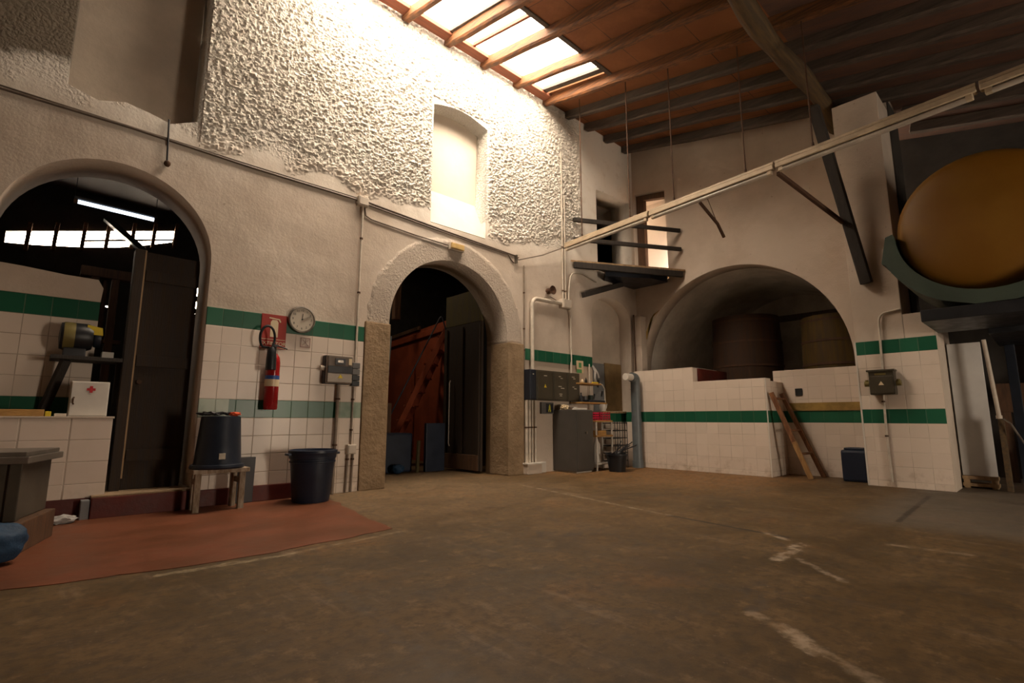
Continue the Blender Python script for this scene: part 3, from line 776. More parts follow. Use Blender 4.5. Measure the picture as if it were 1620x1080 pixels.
# brick-red gate with a wicket, and the stair in front of it
g0 = Vector((5.65, 7.55, 0)); gd = Vector((.156, .988, 0)).normalized()
def G(s, z, off=0.0): return g0 + gd * s + Vector((-.988, .156, 0)) * off + Vector((0, 0, z))
t = thing('red_gate', 'large brick-red boarded gate with a wicket door beyond the cart arch', 'gate', g0)
mb = MB(); mb.prism([G(0, 0), G(3.6, 0), G(3.6, 2.75), G(0, 2.75)], Vector((.07, .011, 0))); obj('panel', mb, 'brickred', t)
mb = MB(); mb.beam(G(0, 2.60, .03), G(3.6, 2.60, .03), .06, .12, .006); obj('rail', mb, 'brickred', t)
mb = MB(); mb.beam(G(1.7, 2.78, .02), G(3.6, 2.78, .02), .05, .08, .006); obj('top_rail', mb, 'doorbrown', t)
mb = MB(); mb.prism([G(1.9, .1, .015), G(3.0, .1, .015), G(3.0, 2.0, .015), G(1.9, 2.0, .015)], Vector((-.02, .003, 0))); w = obj('wicket', mb, 'brickred', t)
mb = MB(); mb.box(*sum(([c - .03, c + .03] for c in G(2.05, 1.0, .05)), [])); obj('lock', mb, 'steel', w)
t = thing('stairway', 'steep dark red stairway with a handrail in front of the brick-red gate', 'stairs', (5.2, 8.6, 0))
lo, hi = Vector((4.75, 8.55, .1)), Vector((5.55, 7.75, 2.55))
for off in (-.02, .42):
    o = Vector((off * .7, off * .7, 0)); mb = MB(); mb.beam(lo + o, hi + o, .035, .10, .004); obj('stringer', mb, 'brickred', t)
for k in range(9):
    c = lo.lerp(hi, (k + .7) / 9.4) + Vector((.14, .14, .02)); mb = MB(); mb.beam(c - Vector((.14, .14, 0)), c + Vector((.14, .14, 0)), .2, .03, .003); obj('tread', mb, 'brickred', t)
mb = MB(); mb.tube([lo + Vector((-.05, -.05, .1)), lo + Vector((-.05, -.05, .55)), hi + Vector((-.08, .08, .25)), hi + Vector((-.05, -.05, -.1))], .014, 8, .1); obj('handrail', mb, 'blackblue', t)
mb = MB(); mb.box(4.95, 5.10, 6.95, 7.02, 0, .9, .01, Matrix.Rotation(.3, 3, 'Z'))
solo('blue_board', MB().box(4.75, 5.12, 7.15, 7.22, 0, .78, .006), 'bluedrum', 'dark blue board standing on the floor just inside the cart arch', 'board')
solo('storage_bin', MB().box(4.05, 4.62, 7.35, 7.8, 0, .62, .03), 'bluedrum', 'dark blue bin against the foot of the red gate', 'bin')
solo('brown_board', MB().box(3.95, 4.55, 7.95, 8.0, 0, 1.12, .006), 'doorbrown', 'brown panel standing behind the dark blue bin', 'panel')
mb = MB(); mb.tube([(4.62, 7.2, 0), (4.64, 7.2, .5)], .03, 8)
solo('timber_post', mb, 'doorgreen', 'short olive wooden post beside the dark blue board', 'post')
mb = MB(); mb.blob((4.28, 7.22, .075), .09, .1, 3, (1.1, 1, .8)); solo('blue_bowl', mb, 'bluesack', 'small blue basin on the floor at the left jamb of the cart arch', 'basin', smooth=True)
mb = MB()
pts = [(3.98 + .03 * k, 7.45 + .03 * math.sin(k * 1.7), 0) for k in range(7)]
mb.prism([Vector(p) + Vector((0, 0, 1.1)) for p in pts] + [Vector(p) + Vector((0, .02, 1.1)) for p in pts[::-1]], (.05, 0, 1.1))
solo('hanging_sheet', mb, 'curtain', 'pale blue sheet hanging at the left edge of the cart arch interior', 'sheet')
mb = MB(); mb.beam((3.4, 9.2, 4.05), (4.9, 9.2, 4.35), .1, .12); solo('cross_timber', mb, 'doorbrown', 'brown timber slanting high up behind the cart arch', 'timber')
mb = MB(); mb.beam((5.35, 9.3, 2.9), (5.35, 9.3, 4.95), .14, .12, .004, (0, 1, 0)); solo('roof_post', mb, 'doorbrown', 'brown upright timber high behind the cart arch', 'post')

# ------------------------------------------------------------------ wall services, left of the cart arch
Y = WA
def conduit(name, pts, r, m, label, bend=.05, cat='pipe', clips=(), group=None):
    t = thing(name, label, cat, Vector(pts[0]), group)
    mb = MB(); mb.tube(pts, r, 10, bend); obj('pipe', mb, m, t, True)
    for p, ax in clips:
        p = Vector(p); a = Vector(ax) * .010
        mb = MB(); mb.cyl(p - a, p + a, r + .007, None, 12); obj('clip', mb, 'rust', t)
    return t
mb = MB(); mb.tube([(-2.2, Y - .012, 3.66), (-.49, Y - .012, 3.615), (.4, Y - .012, 3.625), (1.5, Y - .012, 3.60), (2.74, Y - .015, 3.605)], .013, 8)
mb.tube([(-2.2, Y - .012, 3.69), (-.49, Y - .012, 3.64), (1.5, Y - .012, 3.625), (2.74, Y - .015, 3.63)], .008, 8)
solo('wall_cable', mb, 'cable', 'pair of cables running along the wall above the small arch', 'cable')
t = thing('junction_box', 'cream junction box high on the wall where four cables meet', 'junction box', (2.80, Y, 3.53))
mb = MB(); mb.box(2.735, 2.875, Y - .07, Y, 3.53, 3.65, .008); obj('body', mb, 'boxplastic', t)
mb = MB(); mb.box(2.745, 2.865, Y - .082, Y - .07, 3.54, 3.64, .004); obj('lid', mb, 'boxplastic', t)
mb = MB(); mb.tube([(2.88, Y - .012, 3.62), (4.0, Y - .012, 3.555), (5.52, Y - .012, 3.49)], .011, 8); mb.tube([(2.88, Y - .012, 3.585), (4.0, Y - .012, 3.525), (5.35, Y - .012, 3.475), (5.42, Y - .012, 3.40), (5.48, Y - .012, 3.36)], .009, 8)
solo('wall_cable', mb, 'cable', 'pair of cables running along the wall above the cart arch', 'cable')
mb = MB(); mb.tube([(2.85, Y - .012, 3.53), (2.87, Y - .012, 3.43), (2.95, Y - .012, 3.40), (3.6, Y - .012, 3.36), (4.17, Y - .015, 3.345)], .009, 8)
solo('lamp_cable', mb, 'cable', 'thin cable sagging from the junction box to the emergency lamp', 'cable')
t = thing('emergency_lamp', 'small yellowed emergency lamp on the wall above the cart arch', 'lamp', (4.30, Y, 3.28))
mb = MB(); mb.box(4.17, 4.43, Y - .05, Y, 3.285, 3.395, .01); obj('body', mb, 'boxplastic', t)
mb = MB(); mb.box(4.185, 4.415, Y - .085, Y - .05, 3.295, 3.385, .014); obj('diffuser', mb, 'copperish', t)
t = thing('cable_bracket', 'small iron wall bracket at the end of the paired cables', 'bracket', (5.53, Y, 3.37))
mb = MB(); mb.box(5.50, 5.53, Y - .05, Y, 3.36, 3.50, .003); obj('plate', mb, 'steel', t)
mb = MB(); mb.cyl((5.515, Y - .05, 3.44), (5.515, Y - .09, 3.44), .008); obj('hook', mb, 'rust', t)
t = thing('hanging_hook', 'black iron rod with a knob at its foot on the wall above the small arch', 'hook', (.72, Y, 3.32))
mb = MB(); mb.tube([(.70, Y - .02, 3.83), (.72, Y - .03, 3.38)], .009, 8); obj('rod', mb, 'black', t)
mb = MB(); mb.blob((.722, Y - .035, 3.36), .032, .1, 2, (1, .9, 1)); obj('knob', mb, 'rust', t, True)

conduit('switch_conduit', [(2.81, Y - .04, 3.53), (2.808, Y - .04, 1.53)], .013, 'conduit', 'thin white conduit dropping from the junction box to the grey switches', clips=(((2.81, Y - .04, 3.1), (0, 0, 1)), ((2.81, Y - .04, 2.4), (0, 0, 1))))
t = thing('switch_stack', 'tall narrow stack of dark grey switches beside the stone jamb', 'switch', (2.80, Y, 1.235))
zc = 1.24
for k, (m, h) in enumerate((('black', .065), ('black', .07), ('midgrey', .075), ('midgrey', .075))):
    mb = MB(); mb.box(2.757, 2.852, Y - .085, Y - .022, zc, zc + h - .006, .006); obj('switch', mb, m, t); zc += h
conduit('switch_conduit', [(2.80, Y - .04, 1.234), (2.797, Y - .04, .55)], .011, 'conduitgrey', 'thin brown conduit from the grey switches down to the small square box', clips=(((2.799, Y - .04, 1.08), (0, 0, 1)), ((2.797, Y - .04, .72), (0, 0, 1))))
t = thing('junction_box', 'small square grey junction box low on the tiles by the stone jamb', 'junction box', (2.80, Y, .435))
mb = MB(); mb.box(2.745, 2.855, Y - .08, Y - .022, .44, .55, .008); obj('body', mb, 'boxplastic', t)
mb = MB(); mb.box(2.755, 2.845, Y - .088, Y - .08, .45, .54, .003); obj('lid', mb, 'boxplastic', t)
for x, lab in ((2.765, 'left'), (2.83, 'right')):
    conduit('floor_conduit', [(x, Y - .045, .438), (x - .01, Y - .045, .003)], .012, 'conduitgrey', f'thin {lab} hand conduit from the small square box down to the floor', clips=(((x - .002, Y - .045, .38), (0, 0, 1)),))
t = thing('meter_box', 'clear-fronted electricity meter box with a yellow hazard triangle on the tiles', 'meter box', (2.57, Y, 1.25))
mb = MB(); mb.box(2.41, 2.725, Y - .10, Y - .022, 1.25, 1.58, .01); obj('base', mb, 'darkgrey', t)
mb = MB(); mb.box(2.415, 2.72, Y - .16, Y - .10, 1.255, 1.575, .014); obj('cover', mb, 'clearcover', t)
mb = MB(); mb.box(2.50, 2.63, Y - .166, Y - .16, 1.47, 1.545, .003); cl = obj('meter_window', mb, 'darkgrey', t)
mb = MB(); mb.box(2.53, 2.60, Y - .169, Y - .166, 1.495, 1.525); obj('display', mb, 'chrome', cl)
mb = MB(); mb.box(2.42, 2.715, Y - .166, Y - .16, 1.375, 1.455, .003); obj('dark_band', mb, 'black', t)
mb = MB(); mb.box(2.42, 2.715, Y - .164, Y - .16, 1.268, 1.37, .003); obj('lower_panel', mb, 'galv', t)
mb = MB(); mb.prism([(2.54, Y - .1695, 1.315), (2.60, Y - .1695, 1.315), (2.57, Y - .1695, 1.362)], (0, .003, 0)); obj('hazard_sign', mb, 'yellow', t)
mb = MB(); mb.box(2.665, 2.705, Y - .168, Y - .16, 1.475, 1.55, .003); obj('label', mb, 'cream', t)
mb = MB(); mb.cyl((2.41, Y - .07, 1.43), (2.365, Y - .07, 1.43), .028); obj('knob', mb, 'boxplastic', t)
conduit('meter_conduit', [(2.60, Y - .06, 1.249), (2.59, Y - .06, .003)], .020, 'conduitgrey', 'brown pipe from the meter box down behind the trash can', clips=(((2.60, Y - .06, 1.08), (0, 0, 1)), ((2.593, Y - .06, .55), (0, 0, 1))))

# sign, clock, notice, extinguisher
YF = WA - .022
fA = lambda cx, cz, y: (lambda u, v, w: (cx + u, y - w, cz + v))
t = thing('extinguisher_sign', 'red sign with a pale extinguisher pictogram and the word EXTINTOR', 'sign', (1.85, YF, 1.60))
mb = MB(); mb.box(1.712, 1.978, YF - .006, YF, 1.605, 1.985, .002); obj('plate', mb, 'redsign', t)
mb = MB()
for k in ((1.720, 1.970, 1.613, 1.618), (1.720, 1.970, 1.706, 1.711)): mb.box(k[0], k[1], YF - .0075, YF - .006, k[2], k[3])
obj('border_line', mb, 'cream', t)
mb = MB(); mb.box(1.808, 1.888, YF - .008, YF - .006, 1.735, 1.90, .0); mb.prism([(1.808, YF - .008, 1.90), (1.888, YF - .008, 1.90), (1.872, YF - .008, 1.925), (1.824, YF - .008, 1.925)], (0, .002, 0))
mb.beam((1.79, YF - .007, 1.945), (1.90, YF - .007, 1.935), .002, .012, 0); mb.beam((1.895, YF - .007, 1.935), (1.91, YF - .007, 1.905), .002, .014, 0)
obj('pictogram', mb, 'cream', t)
obj('lettering', text_mb('EXTINTOR', .056, fA(1.845, 1.662, YF - .007)), 'cream', t)
t = thing('wall_clock', 'round white-faced wall clock with a grey rim above the tiles', 'clock', (2.132, YF, 1.96))
c = Vector((2.132, YF, 1.965))
mb = MB(); mb.lathe(c, [(.148, 0), (.155, .02), (.15, .045), (.135, .05), (.132, .036), (.001, .036)], 40, (0, -1, 0)); obj('rim', mb, 'steel', t, True)
mb = MB(); mb.lathe(c + Vector((0, -.0362, 0)), [(.131, 0), (.131, .002), (.001, .002)], 40, (0, -1, 0)); fc = obj('face', mb, 'face', t)
for k in range(1, 13):
    a = PI / 2 - k * PI / 6
    obj('numeral', text_mb(str(k), .036, fA(c.x + .103 * math.cos(a), c.z + .103 * math.sin(a), c.y - .0388), .001), 'darkgrey', fc)
mb = MB(); a = PI / 2 - .09; q = c + Vector((0, -.0405, 0)); mb.beam(q, q + Vector((math.cos(a), 0, math.sin(a))) * .065, .003, .011, 0, (0, 1, 0)); obj('hour_hand', mb, 'black', t)
mb = MB(); a = PI / 2 - 1.12; q = c + Vector((0, -.0435, 0)); mb.beam(q, q + Vector((math.cos(a), 0, math.sin(a))) * .105, .002, .008, 0, (0, 1, 0)); obj('minute_hand', mb, 'black', t)
mb = MB(); mb.cyl(q + Vector((0, .006, 0)), q + Vector((0, -.003, 0)), .008); obj('spindle', mb, 'black', t)
t = thing('prohibition_notice', 'small square pinkish notice with a crossed-out pictogram under the clock', 'notice', (2.197, YF, 1.65))
mb = MB(); mb.box(2.138, 2.256, YF - .004, YF, 1.65, 1.768); obj('plate', mb, 'pinkwhite', t)
mb = MB()
for k in ((2.143, 2.251, 1.655, 1.660), (2.143, 2.251, 1.758, 1.763), (2.143, 2.148, 1.655, 1.763), (2.246, 2.251, 1.655, 1.763)): mb.box(k[0], k[1], YF - .0055, YF - .004, k[2], k[3])
mb.beam((2.16, YF - .005, 1.745), (2.235, YF - .005, 1.67), .002, .007, 0, (0, 1, 0)); mb.beam((2.235, YF - .005, 1.745), (2.16, YF - .005, 1.675), .002, .006, 0, (0, 1, 0))
mb.beam((2.20, YF - .005, 1.672), (2.24, YF - .005, 1.672), .002, .008, 0, (0, 1, 0)); mb.beam((2.197, YF - .005, 1.715), (2.20, YF - .005, 1.75), .002, .007, 0, (0, 1, 0))
obj('pictogram', mb, 'redline', t)
t = thing('fire_extinguisher', 'red fire extinguisher with a black horn hanging on the tiled wall', 'fire extinguisher', (1.83, YF - .085, .945))
ex, ey = 1.838, YF - .085
mb = MB(); mb.lathe((ex, ey, .945), [(.001, 0), (.062, 0), (.070, .012), (.070, .50), (.062, .555), (.040, .59), (.024, .605), (.024, .63)], 32); obj('cylinder', mb, 'redext', t, True)
mb = MB(); mb.lathe((ex, ey, 1.19), [(.0712, 0), (.0712, .115)], 32); lb = obj('label', mb, 'cream', t, True)
mb = MB(); mb.lathe((ex, ey, 1.265), [(.0716, 0), (.0716, .04)], 32); obj('blue_band', mb, 'blue', lb, True)
mb = MB(); mb.cyl((ex, ey, 1.575), (ex, ey, 1.63), .026, .02); mb.box(ex - .02, ex + .02, ey - .05, ey + .02, 1.61, 1.64, .006); obj('valve', mb, 'darkgrey', t)
mb = MB(); mb.beam((ex - .02, ey - .01, 1.645), (ex + .13, ey - .03, 1.60), .022, .012, .003); obj('lever', mb, 'black', t)
mb = MB(); mb.lathe((ex - .05, ey - .085, 1.36), [(.001, .0), (.052, 0), (.050, .12), (.044, .20), (.022, .24)], 24); obj('horn', mb, 'black', t, True)
pts = [(ex - .05, ey - .085, 1.585)] + [(ex - .095 + .075 * math.cos(a), ey - .06, 1.70 + .13 * math.sin(a)) for a in [x * .35 - .2 for x in range(0, 13)]] + [(ex - .03, ey - .02, 1.60)]
mb = MB(); mb.tube(pts, .013, 8, .03); obj('hose', mb, 'black', t, True)
mb = MB(); mb.box(ex - .03, ex + .03, ey + .065, YF, 1.42, 1.47, .004); obj('bracket', mb, 'darkgrey', t)

# ------------------------------------------------------------------ small arch: ledge, grinder, first-aid box
t = thing('first_aid_box', 'white enamel first-aid box with a red cross on the tiled parapet', 'first-aid box', (.36, 6.0, .868))
mb = MB(); mb.box(.222, .492, 5.935, 6.09, .868, 1.178, .006); obj('case', mb, 'white', t)
mb = MB(); mb.box(.228, .486, 5.922, 5.935, .876, 1.170, .004); d = obj('door', mb, 'white', t)
mb = MB(); mb.box(.332, .392, 5.919, 5.922, 1.096, 1.118); mb.box(.351, .373, 5.9185, 5.922, 1.077, 1.137); obj('cross', mb, 'redcross', d)
mb = MB(); mb.tube([(.252, 5.922, 1.035), (.246, 5.905, 1.02), (.246, 5.905, .985), (.252, 5.922, .975)], .006, 8); obj('handle', mb, 'rust', d)
t = thing('machine_shelf', 'dark wooden shelf on a slanting bracket against the tiled infill wall', 'shelf', (.35, 6.22, 1.0))
mb = MB(); mb.box(.06, .572, 6.02, 6.355, 1.375, 1.41, .004); obj('board', mb, 'strut', t)
mb = MB(); mb.beam((.05, 6.33, .869), (.17, 6.12, 1.374), .07, .05, .004); obj('bracket', mb, 'strut', t)
mb = MB(); mb.beam((.56, 6.18, .869), (.56, 6.18, 1.374), .045, .05, .004, (0, 1, 0)); obj('leg', mb, 'strut', t)
t = thing('bench_grinder', 'black motor grinder with yellow guard on the dark shelf behind the parapet', 'grinder', (.22, 6.18, 1.41))
mb = MB(); mb.lathe((.10, 6.18, 1.60), [(.03, 0), (.12, .01), (.128, .04), (.128, .20), (.11, .24), (.04, .25)], 28, (1, 0, 0)); obj('motor', mb, 'black', t, True)
mb = MB(); mb.box(.14, .30, 6.10, 6.26, 1.41, 1.49, .01); obj('foot', mb, 'darkgrey', t)
mb = MB(); mb.lathe((.35, 6.18, 1.60), [(.0, 0), (.085, 0), (.09, .02), (.085, .05), (.0, .05)], 24, (1, 0, 0)); obj('wheel_guard', mb, 'blackblue', t, True)
mb = MB(); mb.prism([(.29, 6.085, 1.62), (.41, 6.085, 1.62), (.40, 6.085, 1.69), (.29, 6.085, 1.71)], (0, .12, 0)); obj('guard', mb, 'yellow', t)
mb = MB(); mb.lathe((.13, 6.18, 1.60), [(.129, 0), (.1305, .01), (.1305, .07), (.129, .08)], 28, (1, 0, 0)); obj('casing_band', mb, 'olivelight', t, True)
mb = MB(); mb.box(.42, .51, 6.14, 6.28, 1.41, 1.475, .004); solo('white_tin', mb, 'white', 'small pale tin at the right end of the dark shelf', 'tin')
mb = MB(); mb.box(-.38, .07, 5.90, 6.03, .868, .925, .004); solo('orange_plank', mb, 'shelfwood', 'orange wooden plank lying on the parapet', 'plank')
mb = MB(); mb.box(.075, .115, 5.90, 5.98, .868, .91, .006); solo('yellow_block', mb, 'yellow', 'small yellow block at the end of the orange plank', 'block')
mb = MB(); mb.box(.135, .215, 5.91, 5.98, .868, .893, .004); solo('grey_stone', mb, 'boxplastic', 'flat pale whetstone left of the first-aid box', 'stone')

# trough on blocks, sack, rag
RZ = Matrix.Rotation(-.30, 3, 'Z')
t = thing('sheet_metal_trough', 'brown sheet-metal trough with a grey rim at the left edge on wooden blocks', 'trough', (-.35, 5.0, .2))
def rot_box(x0, x1, y0, y1, z0, z1, bev=.006, c=(-.35, 5.0)):
    mb = MB(); mb.box(x0, x1, y0, y1, z0, z1, bev)
    R = Matrix.Translation((c[0], c[1], 0)) @ Matrix.Rotation(-.30, 4, 'Z') @ Matrix.Translation((-c[0], -c[1], 0))
    bmesh.ops.transform(mb.b, matrix=R, verts=mb.b.verts[:]); return mb
obj('body', rot_box(-.95, .07, 4.76, 5.30, .20, .56), 'galvdark', t)
obj('rim', rot_box(-1.0, .12, 4.71, 5.35, .56, .605), 'galv', t)
obj('lid', rot_box(-.98, .10, 4.73, 5.33, .606, .635), 'galv', t)
obj('corner_post', rot_box(.02, .085, 4.74, 4.80, .20, .56), 'galvdark', t)
solo('wooden_block', rot_box(-.25, .13, 4.62, 5.30, 0, .198, .01), 'doorbrown', 'brown wooden block under the right end of the metal trough', 'block')
solo('wooden_block', rot_box(-.95, -.55, 4.72, 5.32, 0, .198, .01), 'doorbrown', 'brown wooden block under the left end of the metal trough', 'block')
mb = MB(); mb.blob((-.13, 4.36, .125), .175, .09, 4, (1.05, .8, .72), 2.2); solo('blue_sack', mb, 'bluesack', 'crumpled blue sack on the floor in front of the metal trough', 'sack', smooth=True)
mb = MB(); mb.blob((.26, 5.66, .035), .085, .25, 3, (1.1, .7, .4), 4); solo('white_rag', mb, 'cloth', 'crumpled white rag on the red floor beside the painted step', 'rag', smooth=True)
mb = MB(); mb.box(.375, .435, 5.745, 5.85, 0, .16, .006); solo('blue_block', mb, 'panelgrey', 'blue-grey block against the left end of the painted step', 'block')

# stool with upturned tub
t = thing('wooden_stool', 'worn pale wooden stool carrying the upturned black tub', 'stool', (1.36, 5.58, 0))
mb = MB(); mb.box(1.12, 1.60, 5.44, 5.74, .345, .385, .006); obj('seat', mb, 'stoolwood', t)
for x, y in ((1.17, 5.49), (1.545, 5.49), (1.19, 5.69), (1.525, 5.69)):
    mb = MB(); mb.beam((x, y, .0), (x, y, .345), .052, .05, .004, (0, 1, 0)); obj('leg', mb, 'stoolwood', t)
for x in (1.18, 1.535):
    mb = MB(); mb.box(x - .012, x + .012, 5.515, 5.665, .24, .29, .002); obj('rail', mb, 'stoolwood', t)
t = thing('upturned_tub', 'black tapered plastic tub standing upside down on the wooden stool', 'tub', (1.36, 5.585, .385))
mb = MB(); mb.lathe((1.345, 5.585, .385), [(.195, 0), (.228, 0), (.235, .015), (.228, .035), (.208, .04), (.200, .06), (.170, .47), (.165, .485), (.15, .49), (.001, .49)], 40); obj('shell', mb, 'blackblue', t, True)
mb = MB(); mb.box(1.305, 1.36, 5.385, 5.394, .475, .53, .002); obj('sticker', mb, 'label', t)
mb = MB()
for k in range(5):
    a = k * 1.3; mb.tube([(1.30 + .12 * math.cos(a + j * .5), 5.57 + .10 * math.sin(a + j * .55), .886 + .012 * ((j + k) % 3)) for j in range(6)], .009, 6)
mb.tube([(1.18, 5.55, .883), (1.12, 5.52, .90), (1.17, 5.48, .895), (1.28, 5.5, .895)], .008, 6)
solo('cable_coil', mb, 'black', 'tangled black cable lying on top of the upturned tub', 'cable', smooth=True)
mb = MB(); mb.blob((1.44, 5.50, .895), .045, .25, 3, (1.1, .8, .42), 4); solo('orange_glove', mb, 'orange', 'orange cloth on top of the upturned black tub', 'cloth', smooth=True)
mb = MB(); mb.box(1.58, 1.74, 5.765, 5.785, .005, .46, .006, Matrix.Rotation(.05, 3, 'X')); solo('dark_board', mb, 'darkgrey', 'dark grey board leaning on the tiles behind the stool', 'board')
t = thing('trash_can', 'dark blue-black plastic trash can on the red floor by the tiled wall', 'trash can', (2.21, 5.45, 0))
mb = MB(); mb.lathe((2.21, 5.45, 0), [(.001, .0), (.180, 0), (.185, .015), (.222, .44), (.235, .445), (.237, .49), (.245, .50), (.245, .525), (.232, .53), (.222, .51), (.180, .05), (.001, .04)], 40); obj('bin', mb, 'bluedrum', t, True)
mb = MB(); mb.lathe((2.21, 5.45, .40), [(.222, 0), (.230, .004), (.230, .016), (.222, .02)], 40); obj('rib', mb, 'bluedrum', t, True)
for s in (-1, 1):
    mb = MB(); mb.box(2.21 + s * .235, 2.21 + s * .275, 5.40, 5.50, .475, .50, .008); obj('handle', mb, 'bluedrum', t)

# ------------------------------------------------------------------ right of the cart arch: services and corner
conduit('side_conduit', [(5.70, Y - .02, 3.36), (5.705, Y - .02, 1.635)], .011, 'conduitgrey', 'thin brown conduit running down beside the right jamb of the cart arch', clips=(((5.70, Y - .02, 2.9), (0, 0, 1)), ((5.70, Y - .02, 2.3), (0, 0, 1)), ((5.70, Y - .02, 1.95), (0, 0, 1))))
conduit('supply_pipe', [(5.86, Y - .05, 1.635), (5.86, Y - .05, 2.84), (6.20, Y - .05, 2.84), (6.59, Y - .05, 2.86)], .032, 'conduit', 'thick white pipe bending from the fuse boxes to the square junction box', .14)
t = thing('junction_box', 'square white junction box where white pipes meet, left of the corner', 'junction box', (6.68, Y, 2.78))
mb = MB(); mb.box(6.575, 6.80, Y - .10, Y, 2.775, 2.94, .008); obj('body', mb, 'boxplastic', t)
mb = MB(); mb.box(6.59, 6.785, Y - .112, Y - .10, 2.79, 2.925, .004); obj('lid', mb, 'boxplastic', t)
for x, zt, lab in ((6.655, 5.74, 'left pipe of the white pair rising to the rough wall top'), (6.725, 4.9, 'right pipe of the white pair rising above the square junction box')):
    conduit('riser_pipe', [(x, Y - .03, 2.942), (x, Y - .03, zt)], .015, 'conduit', lab, clips=(((x, Y - .03, 3.10), (0, 0, 1)), ((x, Y - .03, 3.9), (0, 0, 1))))
conduit('branch_pipe', [(6.785, Y - .05, 2.942), (6.80, Y - .05, 3.18), (6.86, Y - .05, 3.46), (7.2, Y - .04, 3.53), (7.62, Y - .03, 3.44)], .014, 'conduit', 'thin white pipe curving from the junction box towards the balcony', .12)
conduit('drop_pipe', [(6.79, Y - .05, 2.773), (6.83, Y - .05, 2.70), (6.835, Y - .05, 1.69)], .014, 'conduit', 'thin white pipe dropping from the square junction box to the fuse boxes', .06)
t = thing('alarm_horn', 'round dark brown alarm horn on the wall above the white bent pipe', 'alarm', (6.29, Y, 3.0))
mb = MB(); mb.lathe((6.29, Y, 3.03), [(.05, 0), (.05, .04), (.035, .05), (.04, .07), (.075, .12), (.078, .13), (.06, .125), (.001, .10)], 24, (0, -1, 0)); obj('bell', mb, 'rust', t, True)
mb = MB(); mb.tube([(6.25, Y - .01, 3.0), (6.20, Y - .015, 2.90), (6.35, Y - .015, 2.94), (6.57, Y - .02, 2.88)], .007, 6); obj('wire', mb, 'cable', t)

t = thing('fuse_board', 'row of dark olive fuse boxes with pale labels right of the cart arch', 'fuse board', (6.3, Y, 1.135))
for x0, x1, m in ((5.69, 5.83, 'blackblue'), (5.835, 6.23, 'olivebox'), (6.235, 6.58, 'olivebox'), (6.585, 6.915, 'olivebox')):
    mb = MB(); mb.box(x0, x1, Y - .16, Y, 1.15, 1.635, .012); bx = obj('case', mb, m, t)
    mb = MB(); mb.box(x0 + .02, x1 - .02, Y - .172, Y - .16, 1.17, 1.615, .006); cv = obj('cover', mb, m, bx)
    if x0 > 6.2:
        zs = (1.545, 1.38, 1.255) if x0 < 6.5 else (1.555, 1.385)
        for z in zs:
            for k in range(2):
                mb = MB(); w = .05 + .04 * random.random(); xx = (x0 + x1) / 2 - .06 + .03 * random.random() + k * .03
                mb.box(xx, xx + w, Y - .1735, Y - .172, z - k * .028, z - k * .028 + .012); obj('label', mb, 'label', bx)
    elif x0 > 5.8:
        mb = MB(); mb.prism([(6.0, Y - .1735, 1.355), (6.06, Y - .1735, 1.355), (6.03, Y - .1735, 1.41)], (0, .0015, 0)); obj('hazard_sign', mb, 'yellow', bx)
        mb = MB(); mb.box(6.0, 6.07, Y - .1735, Y - .172, 1.54, 1.552); obj('label', mb, 'label', bx)
    else:
        mb = MB(); mb.box(5.74, 5.77, Y - .1735, Y - .172, 1.55, 1.565); obj('label', mb, 'label', bx)
for k, x in enumerate((5.725, 5.79, 5.855, 5.925)):
    conduit('riser_pipe', [(x, Y - .045, 1.148), (x, Y - .045, .175)], .026 if k < 2 else .018, 'conduit', ['first', 'second', 'third', 'fourth'][k] + ' white pipe from the stone jamb below the fuse boxes', clips=(((x, Y - .045, .72), (0, 0, 1)),), group='pipes under the fuse boxes')
t = thing('pipe_duct', 'chipped white masonry block around the pipe feet below the fuse boxes', 'block', (5.84, Y - .08, 0))
mb = MB(); mb.box(5.665, 5.985, Y - .13, Y, 0, .172, .012); obj('block', mb, 'wallB', t)
mb = MB(); mb.box(5.65, 6.0, Y - .145, Y, .150, .174, .004); obj('cap', mb, 'white', t)
mb = MB(); mb.box(5.99, 6.16, Y - .06, Y, 0, .17, .012); solo('plinth_block', mb, 'white', 'pale block on the floor between the pipe feet and the cabinet', 'block')
t = thing('exit_box', 'small grey box with a lime pictogram under the fuse boxes', 'sign box', (6.19, Y, .94))
mb = MB(); mb.box(6.07, 6.36, Y - .05, Y, .935, 1.125, .008); obj('body', mb, 'midgrey', t)
mb = MB(); mb.box(6.17, 6.345, Y - .053, Y - .05, .955, 1.105, .002); f = obj('panel', mb, 'blackblue', t)
mb = MB(); mb.blob((6.255, Y - .054, 1.075), .013, 0, 2, (1, .2, 1)); mb.box(6.235, 6.275, Y - .055, Y - .053, 1.0, 1.06); mb.box(6.225, 6.243, Y - .055, Y - .053, .968, 1.01); mb.box(6.262, 6.285, Y - .055, Y - .053, .968, 1.0); obj('pictogram', mb, 'limeyellow', f)
t = thing('paper_notice', 'small white paper notice with a green foot on the green tile row', 'notice', (7.08, YF, 1.66))
mb = MB(); mb.box(7.0, 7.19, YF - .004, YF, 1.67, 1.885); obj('sheet', mb, 'cream', t)
mb = MB(); mb.box(7.0, 7.14, YF - .007, YF - .004, 1.665, 1.73); mb.box(7.06, 7.13, YF - .007, YF - .004, 1.76, 1.85); obj('print', mb, 'green', t)

